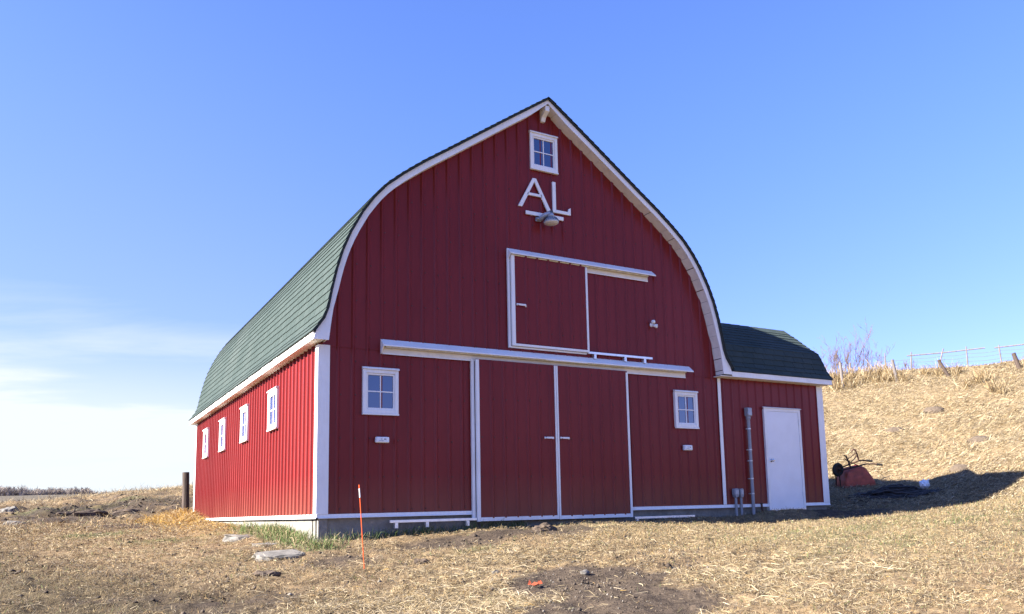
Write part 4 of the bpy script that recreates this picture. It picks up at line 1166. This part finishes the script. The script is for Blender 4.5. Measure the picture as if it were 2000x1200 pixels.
def outside(x, y): return ~((x > -.02) & (x < W2+.02) & (y > -.02) & (y < L+.02) & ~((x > W) & (y > 2.2)))
def pick(names, wts, n):
    wts = np.array(wts, float); wts = wts/wts.sum(-1, keepdims=True)
    c = np.cumsum(wts, -1); u = rng.rand(n, 1); k = (u > c).sum(-1).clip(0, len(names)-1)
    return np.array([PAL[q] for q in names])[k]
def blades(name, x, y, length, width, azim, tilt, roll, lift, colr, curve, label, flat=False):
    n = len(x)
    z = ground_h(x, y)+lift
    d = np.stack([np.cos(azim)*np.cos(tilt), np.sin(azim)*np.cos(tilt), np.sin(tilt)], -1)
    # follow the slope
    e = .15
    sl = (base_h(x+np.cos(azim)*e, y+np.sin(azim)*e)-base_h(x-np.cos(azim)*e, y-np.sin(azim)*e))/(2*e)
    d[:, 2] += sl*np.cos(tilt)
    side = np.stack([-np.sin(azim), np.cos(azim), np.zeros(n)], -1)
    nrm = np.cross(d, side)
    s_ = side*np.cos(roll)[:, None]+nrm*np.sin(roll)[:, None]
    p0 = np.stack([x, y, z], -1)
    mid = p0+d*(length*.5)[:, None]
    bend = rng.uniform(-1, 1, (n, 1))*side*(length*curve)[:, None]
    up_ = np.zeros((n, 3)); up_[:, 2] = length*curve*rng.uniform(-.2, 1, n)
    mid = mid+bend*.5+up_
    tip = p0+d*length[:, None]-bend*.5-up_*.8
    hw = (width/2)[:, None]
    V = np.stack([p0-s_*hw, p0+s_*hw, mid-s_*hw*.9, mid+s_*hw*.9, tip-s_*hw*.35, tip+s_*hw*.35], 1).reshape(-1, 3)
    if flat:
        V = np.stack([p0-s_*hw, p0+s_*hw, tip+s_*hw*.4, tip-s_*hw*.4], 1).reshape(-1, 3); F = np.arange(n*4).reshape(-1, 4); C = np.repeat(colr, 4, 0)
        me_ = fast_mesh(name, V, F, M['straw'], C); o = link(bpy.data.objects.new(name, me_)); tag(o, kind='stuff'); o['label'] = label
        return o
    base = (np.arange(n)*6)[:, None]
    F = np.concatenate([base+np.array([0, 1, 3, 2]), base+np.array([2, 3, 5, 4])], 0)
    C = np.repeat(colr, 6, 0)
    me_ = fast_mesh(name, V, F, M['straw'], C)
    o = link(bpy.data.objects.new(name, me_)); tag(o, kind='stuff'); o['label'] = label
    return o
def shade_var(n): return (.70+.58*rng.rand(n, 1)**1.2)

# 1 flattened straw and thatch near the barn
x, y, d = polar(520000, 5.5, 24, -9, 67, 1.55)
k = outside(x, y); x, y, d = x[k], y[k], d[k]
dirt, green, straw, heap, gold, dull, n1_, n2_, n3_ = zones(x, y)
patch = sstep(.38, .6, fbm(x/.42, y/.42, 111, 3)+.28*(fbm(x/1.9, y/1.1, 113, 3)-.5)*2*.6+.22*straw+.06*gold+.4*heap)
keep = rng.rand(len(x)) < np.clip((.10+.90*patch)*(1-.97*dirt)*(1-.4*green)*(1-.68*dull), 0, 1)
keep &= ~((y > -.45) & (y < 0) & (x > 0) & (x < W) & (rng.rand(len(x)) < .7))
x, y, d, straw, heap, gold, dull, green, dirt = [q[keep] for q in (x, y, d, straw, heap, gold, dull, green, dirt)]
n = len(x)
wts = np.stack([.50+.6*straw-.25*dull+.2*gold, .08+.65*straw+.10*gold, .28+.45*gold, .30+.9*dull-.1*straw, .25+.35*dull+.25*gold, .04+.5*green+.18*gold, 2.2*heap], -1).clip(.01)
c = pick(['straw', 'pale', 'gold', 'brown', 'grey', 'olive', 'yellow'], wts, n)*shade_var(n)
lsc = (d/9)**.25
length = rng.uniform(.025, .085, n)*(1+.5*straw)*(1+1.0*straw*(rng.rand(n) < .5)+.5*heap)*(1-.5*gold)*(1-.35*dull)*lsc
blades('straw_litter', x, y, length, rng.uniform(.003, .0062, n)*(d/9)**.75, rng.uniform(0, 6.283, n)*.999, rng.normal(.08, .2, n)+.25*gold*rng.rand(n), rng.normal(0, .5, n), rng.uniform(.002, .035, n), c, .13, 'flattened dry straw and thatch in front of the barn')
# longer loose stalks
x, y, d = polar(11000, 5.5, 16, -8, 66, 1.2)
dirt, green, straw, heap, gold, dull, n1_, n2_, n3_ = zones(x, y)
keep = outside(x, y) & (rng.rand(len(x)) < np.clip(.07+1.1*straw*(1-.9*dirt)-.03*gold, 0, 1)*(1-.8*dirt))
x, y, d = x[keep], y[keep], d[keep]; n = len(x)
c = pick(['straw', 'pale', 'gold'], np.tile([[.6, .5, .15]], (n, 1)), n)*shade_var(n)
blades('loose_stalks', x, y, rng.uniform(.12, .30, n), rng.uniform(.003, .006, n), rng.uniform(0, 6.283, n), rng.normal(.05, .1, n), rng.normal(0, .5, n), rng.uniform(.02, .05, n), c, .12, 'long loose straw stalks on the ground')
# 2 short stubble, upright
x, y, d = polar(230000, 5.5, 24, -9, 67, 1.55)
dirt, green, straw, heap, gold, dull, n1_, n2_, n3_ = zones(x, y)
patch = sstep(.35, .62, fbm(x/.33, y/.33, 121, 3))
keep = outside(x, y) & (rng.rand(len(x)) < np.clip((.25+.35*gold+.5*patch)*(1-.95*dirt)*(1-.3*straw), 0, 1))
x, y, d, gold, dull, green, straw = [q[keep] for q in (x, y, d, gold, dull, green, straw)]; n = len(x)
wts = np.stack([.45+.1*gold, .2+.4*gold, .38+.7*dull, .3+.2*dull, .04+1.0*green+.10*gold, .08+.8*green+.3*gold+.25*dull], -1)
c = pick(['straw', 'gold', 'brown', 'grey', 'green', 'olive'], wts, n)*shade_var(n)
blades('grass_stubble', x, y, rng.uniform(.025, .075, n)*(d/10)**.2, rng.uniform(.003, .006, n)*(d/9)**.75, rng.uniform(0, 6.283, n), rng.uniform(.25, 1.35, n), rng.uniform(0, 3.1, n), np.zeros(n), c, .2, 'short dry grass stubble in front of the barn', flat=True)
# 3 green grass: along the foundation and in patches
x, y, d = polar(90000, 8, 34, -9, 66, 1.5)
dirt, green, straw, heap, gold, dull, n1_, n2_, n3_ = zones(x, y)
wall = np.maximum(blob(x, y, -.30, 2.0, .27, 1.7), blob(x, y, -.02, -.55, .22, .28))+.55*blob(x, y, -.3, 6.0, .25, 2.5)
keep = outside(x, y) & (rng.rand(len(x)) < np.clip(.55*green**1.5*(1-dirt), 0, 1))
x, y, d = x[keep], y[keep], d[keep]
xe = np.concatenate([-.05-np.abs(rng.normal(0, .20, 2300)), rng.normal(-.1, .14, 260), rng.uniform(.2, 3.6, 900)]); ye = np.concatenate([np.abs(rng.normal(1.7, 1.3, 2300)), rng.normal(-.6, .14, 260), -.03-.12*rng.rand(900)])
ke = outside(xe, ye); ext = ke.sum()
tall = np.concatenate([np.zeros(len(x)), np.ones(ext)])
x = np.concatenate([x, xe[ke]]); y = np.concatenate([y, ye[ke]]); d = np.hypot(x-CX, y-CY); n = len(x)
c = pick(['green', 'olive', 'straw'], np.stack([.65+0*x, .3+0*x, .25+0*x], -1), n)*shade_var(n)
blades('green_grass', x, y, rng.uniform(.03, .08, n)+tall*rng.uniform(.03, .17, n), rng.uniform(.004, .008, n)*(d/10)**.6, rng.uniform(0, 6.283, n), rng.uniform(.7, 1.5, n), rng.uniform(0, 3.1, n), np.zeros(n), c, .22, 'green grass by the foundation and in patches')
# 4 the straw slope on the right
x, y, d = polar(250000, 21, 46, 44, 66, .9)
k = outside(x, y); x, y, d = x[k], y[k], d[k]
patch = sstep(.3, .62, fbm(x/.9, y/.9, 131, 3)); n = len(x)
keep = rng.rand(n) < .35+.65*patch
x, y, d = x[keep], y[keep], d[keep]; n = len(x)
c = pick(['straw', 'pale', 'gold', 'brown', 'grey'], np.tile([[.55, .55, .16, .10, .38]], (n, 1)), n)*shade_var(n)
low = sstep(24, 28, d)
flow = np.radians(-120)+rng.normal(0, 1.1, n)
blades('slope_straw', x, y, rng.uniform(.08, .26, n)*(.5+.5*low), rng.uniform(.008, .017, n), flow, rng.normal(.22, .3, n), rng.normal(0, .6, n), rng.uniform(.0, .05, n), c, .25, 'matted dry straw covering the hillside', flat=True)
# 5 tall grass on the crest
cx_ = [(26.9, 12.3, .55, 900), (27.3, 11.6, .5, 800), (27.9, 11.0, .45, 600), (28.2, 10.2, .4, 420), (26.6, 13.4, .5, 600), (29.2, 9.2, .4, 240), (28.9, 8.0, .2, 180), (30.4, 5.6, .25, 180), (27.6, 9.8, .3, 260), (25.9, 11.6, .4, 300), (26.3, 4.6, .2, 120), (27.0, 5.6, .5, 240)]
xs, ys, hs = [], [], []
for a, b_, s_, k in cx_:
    for q in range(max(2, k//60)):
        ox, oy = a+rng.normal(0, s_), b_+rng.normal(0, s_); xs.append(ox+rng.normal(0, .09, 60)); ys.append(oy+rng.normal(0, .09, 60)); hs.append(np.full(60, rng.uniform(.32, .72)))
m0 = 2200; a = np.radians(rng.uniform(49, 64, m0)); dd = rng.uniform(36.5, 42, m0)
xs.append(CX+dd*np.sin(a)); ys.append(CY+dd*np.cos(a)); hs.append(rng.uniform(.06, .16, m0))
x = np.concatenate(xs); y = np.concatenate(ys); h = np.concatenate(hs); n = len(x)
c = pick(['straw', 'pale', 'gold', 'brown'], np.tile([[.4, .2, .6, .3]], (n, 1)), n)*shade_var(n)
blades('tall_dry_grass', x, y, h*rng.uniform(.6, 1.3, n), rng.uniform(.010, .018, n), rng.uniform(0, 6.283, n), rng.uniform(.6, 1.45, n), rng.uniform(0, 3.1, n), np.zeros(n), c, .28, 'tufts of tall dry grass along the hill crest')
# 6 bank and field on the left
x, y, d = polar(120000, 20, 58, -9, 10.5, .9)
k = outside(x, y); x, y, d = x[k], y[k], d[k]
dirt, green, straw, heap, gold, dull, n1_, n2_, n3_ = zones(x, y); up_h = sstep(39, 46, d)
keep = rng.rand(len(x)) < np.clip((.25+.6*n1_)*(1-.6*dirt*(1-.8*up_h))*(.55+.45*up_h), 0, 1)
x, y, d, green, up_h, heap = [q[keep] for q in (x, y, d, green, up_h, heap)]; n = len(x)
wts = np.stack([.16+.6*up_h, .03+.4*up_h, .2+.1*up_h, .6*(1-up_h)+.05, .35+0*d, .15*(1-up_h)+.9*green*(1-up_h), 2*heap], -1)
c = pick(['straw', 'pale', 'gold', 'brown', 'grey', 'olive', 'yellow'], wts, n)*shade_var(n)
blades('field_grass', x, y, rng.uniform(.06, .22, n), rng.uniform(.008, .016, n)*(d/28)**.5, rng.uniform(0, 6.283, n), rng.normal(.35, .4, n), rng.normal(0, .7, n), rng.uniform(0, .03, n), c, .25, 'dry grass and dead stems over the left bank and field')
m0 = 1500; a = np.radians(rng.uniform(-4, 8.5, m0)); dd = rng.uniform(44, 56, m0); x = CX+dd*np.sin(a); y = CY+dd*np.cos(a)
c = pick(['straw', 'brown', 'grey'], np.tile([[.4, .4, .3]], (m0, 1)), m0)*shade_var(m0)
blades('dead_stems', x, y, rng.uniform(.15, .5, m0), rng.uniform(.008, .014, m0), rng.uniform(0, 6.283, m0), rng.uniform(.5, 1.4, m0), rng.uniform(0, 3.1, m0), np.zeros(m0), c, .25, 'dead weed stems along the left skyline')
# yellow straw heap at the back corner
n = 4200; x = rng.normal(-.5, .38, n); y = rng.normal(11.3, 1.0, n); k = outside(x, y); x, y = x[k], y[k]; n = len(x)
c = pick(['yellow', 'gold', 'straw'], np.tile([[.7, .3, .3]], (n, 1)), n)*shade_var(n)
blades('heap_straw', x, y, rng.uniform(.08, .28, n), rng.uniform(.007, .013, n), rng.uniform(0, 6.283, n), rng.normal(.3, .35, n), rng.normal(0, .7, n), rng.uniform(0, .09, n), c, .22, 'yellow straw heaped at the back corner of the barn')
# dark crumbs of sod over the trodden ground on the left
n = 1500; x = np.concatenate([rng.uniform(-6, 3.2, 1150), rng.normal(-1.8, 1.6, 350)]); y = np.concatenate([rng.uniform(-5.5, 5, 1150), rng.normal(18, 3.2, 350)])
big = np.concatenate([np.ones(1150), np.full(350, 1.9)])
ok_ = outside(x, y) & (fbm(x/1.1, y/1.1, 151, 3)+.25*(big > 1) > .5); x, y, big = x[ok_], y[ok_], big[ok_]; n = len(x)
s_ = rng.uniform(.010, .034, n)*big*(1+.8*(rng.rand(n) < .12)); z = ground_h(x, y)+s_*.15
o8 = np.array([[1, 0, 0], [.5, .87, .1], [-.5, .87, 0], [-1, 0, .1], [-.5, -.87, 0], [.5, -.87, .1], [.1, .1, .75], [0, 0, -.6]], float)
V = (np.stack([x, y, z], -1)[:, None, :]+o8[None]*(s_[:, None, None]*rng.uniform(.6, 1.35, (n, 8, 1)))).reshape(-1, 3)
tri = np.array([[k, (k+1) % 6, 6] for k in range(6)]+[[(k+1) % 6, k, 7] for k in range(6)])
F = ((np.arange(n)*8)[:, None, None]+tri[None]).reshape(-1, 3)
C = np.repeat(np.array([[.062, .047, .035]])*shade_var(n), 8, 0)
o = link(bpy.data.objects.new('sod_crumbs', fast_mesh('sod_crumbs', V, F, M['straw'], C))); tag(o, kind='stuff'); o['label'] = 'dark crumbs of sod and soil on the trodden ground'
# crumbs and pebbles on bare soil
n = 2600; x = np.concatenate([rng.normal(1.6, 1.2, n//2), rng.uniform(-3, 6, n//2)]); y = np.concatenate([rng.normal(-4.9, .8, n//2), rng.uniform(-6, -.4, n//2)])
s_ = rng.uniform(.004, .014, n)*(1+1.2*(rng.rand(n) < .06)); z = ground_h(x, y)+s_*.4
o8 = np.array([[1, 0, 0], [0, 1, 0], [-1, 0, 0], [0, -1, 0], [0, 0, 1], [0, 0, -1]], float)
V = (np.stack([x, y, z], -1)[:, None, :]+o8[None]*(s_[:, None, None]*rng.uniform(.6, 1.3, (n, 6, 1)))).reshape(-1, 3)
tri = np.array([[0, 1, 4], [1, 2, 4], [2, 3, 4], [3, 0, 4], [1, 0, 5], [2, 1, 5], [3, 2, 5], [0, 3, 5]])
F = ((np.arange(n)*6)[:, None, None]+tri[None]).reshape(-1, 3)
C = np.repeat(np.where(rng.rand(n, 1) < .12, np.array([[.26, .235, .20]]), np.array([[.10, .078, .06]]))*shade_var(n), 6, 0)
o = link(bpy.data.objects.new('pebbles', fast_mesh('pebbles', V, F, M['straw'], C))); tag(o, kind='stuff'); o['label'] = 'pebbles and crumbs of soil on the bare ground'

print('TRIS', sum(sum(len(p.vertices)-2 for p in o.data.polygons) if len(o.data.polygons) < 5000 else len(o.data.polygons)*2 for o in scene.objects if o.type == 'MESH'))
